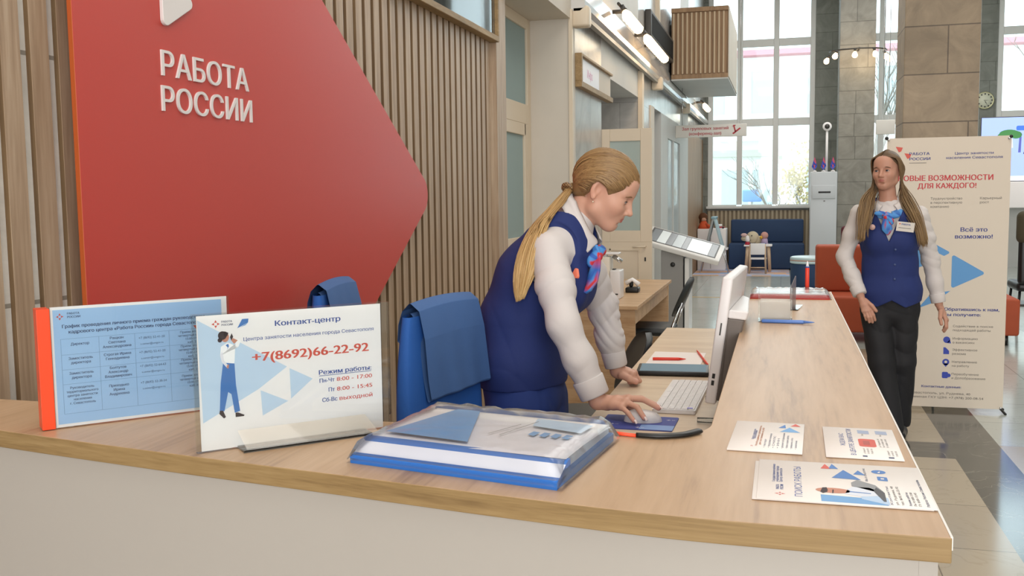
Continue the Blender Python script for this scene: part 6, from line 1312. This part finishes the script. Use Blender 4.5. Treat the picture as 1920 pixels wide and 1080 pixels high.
collar(NP, NA, (-.12, -1, 0), root, [(24, .072, .000, 40, .112, -.066), (45, .070, .010, 56, .112, -.052), (80, .064, .026, 84, .102, -.016), (120, .060, .036, 122, .094, -.004), (180, .058, .040, 180, .088, .002)])
ring_scarf(V(*NP)-NA*.012, NA, (-.12, -1, 0), root, .084, .112, .008, -.03, blues)
tie_cloth([V(.606, 6.182, 1.365), V(.600, 6.172, 1.345), V(.594, 6.166, 1.325), V(.596, 6.160, 1.295), V(.600, 6.158, 1.268), V(.602, 6.157, 1.245), V(.602, 6.157, 1.235)], [.020, .024, .020, .030, .030, .014, .003], Fb, (1, 0, 0), root, 1.9)
S = SDF((.52, 6.10, 1.28), (.71, 6.24, 1.43), .003)
for c, r in ((V(.598, 6.165, 1.338), (.020, .014, .016)), (V(.560, 6.178, 1.362), (.034, .012, .015)), (V(.640, 6.174, 1.348), (.032, .012, .015)), (V(.62, 6.162, 1.315), (.016, .012, .022))): S.ell(c, r, None, .01)
v, f = S.mesh(); npmesh('scarf_knot', v, f, SCARF, root, scarfcol(v, 3.3), 1)
b = MB(); b.T = frame((.646, 6.154, 1.262), (1, .02, -.12), (0, -.1, 1)); b.box(0, .098, 0, .056, 0, .003, M('badge_white', '#d9d2c8', .4)); b.prect(.012, .040, .020, .046, EMR, 1, .0035); b.text('РАБОТА', .026, .038, .009, NVY2, k=1, bold=.03, e=.0035); b.prect(.012, .019, .080, .022, GREYT, 1, .0035); b.build('name_badge', root)
b = MB(); b.T = frame((.518, 6.176, 1.282), (1, -.2, 0), (0, -.05, 1)); b.lathe([(.001, 0), (.017, 0), (.017, .003), (.001, .004)], M('pink_pin', '#c9a59c', .4), n=18); b.build('round_pin', root)
# hair with a middle parting, falling in front of both shoulders
S = SDF(np.array(HO)-.17, np.array(HO)+.17, .0045)
def cap2(P):
    q = [P[i]-HO[i] for i in range(3)]; g = [(q[0]*a[0]+q[1]*a[1]+q[2]*a[2])/HS for a in (F, L, U)]; g[0] = g[0]+.012; g[2] = g[2]-.036
    k0 = np.sqrt((g[0]/.1015)**2+(g[1]/.082)**2+(g[2]/.0915)**2); d = (k0-1)*.085; f_, u_ = g[0]-.012, g[2]+.036
    line = np.where(f_ > .0, .02+f_*.85, .02+f_*3.2); return np.maximum(d, (line-u_)*.6)
S.op([HO], .14, cap2, .002); v, f = S.mesh(); npmesh('hair', v, f, HAIR, root, np.tile(L3('#5d4a36'), (len(v), 1)), 1)
rnd = np.random.default_rng(9); paths = []; rad = []
for i in range(900):
    sg = -1 if i % 2 else 1; a = rnd.uniform(0, 1)**.8          # 0 front .. 1 back
    f0 = .078-.165*a; st = p(f0, sg*.003, .036+.094*math.sqrt(max(.02, 1-((f0+.012)/.104)**2))+rnd.uniform(0, .003))
    f1 = .050-.105*a; q1 = p(f1+rnd.uniform(-.006, .006), sg*(.058+.022*math.sin(math.pi*min(1, a*.8+.2))), .078-.01*a)
    f2 = .022-.085*a; q2 = p(f2, sg*(.083+rnd.uniform(-.002, .006)), .012); q3 = p(-.005-.075*a, sg*(.088+rnd.uniform(-.006, .008)-.03*a), -.07)
    if sg < 0: e = [V(.490, 6.235, 1.43), V(.468, 6.165, 1.34), V(.457, 6.150, 1.27), V(.455, 6.150, 1.215)]
    else: e = [V(.715, 6.250, 1.44), V(.752, 6.180, 1.35), V(.782, 6.160, 1.27), V(.800, 6.160, 1.185)]
    j = V(rnd.normal(0, .013), rnd.normal(0, .006)+.012*a, rnd.normal(0, .012)); pts = [st, q1, q2, q3]
    if a > .62 and rnd.uniform() < .6: e = [V(.56+.10*(sg > 0)+sg*.05, 6.40, 1.43), V(.56+.12*(sg > 0)+sg*.03, 6.43, 1.33), V(.56+.12*(sg > 0)+sg*.02, 6.435, 1.25)]
    n = len(e) if rnd.uniform() < .6 else len(e)-1
    for k, q in enumerate(e[:n]): pts.append(q+j*(1.1 if k < 2 else .8)+V(0, -.004, 0))
    paths.append(pts); rad.append(rnd.uniform(.0017, .0031))
strands(paths, rad, HAIR, root, 'long_hair', [L3('#5a4633'), L3('#7a6146'), L3('#7a6040'), L3('#9a7d54')], 8, 20, 4)
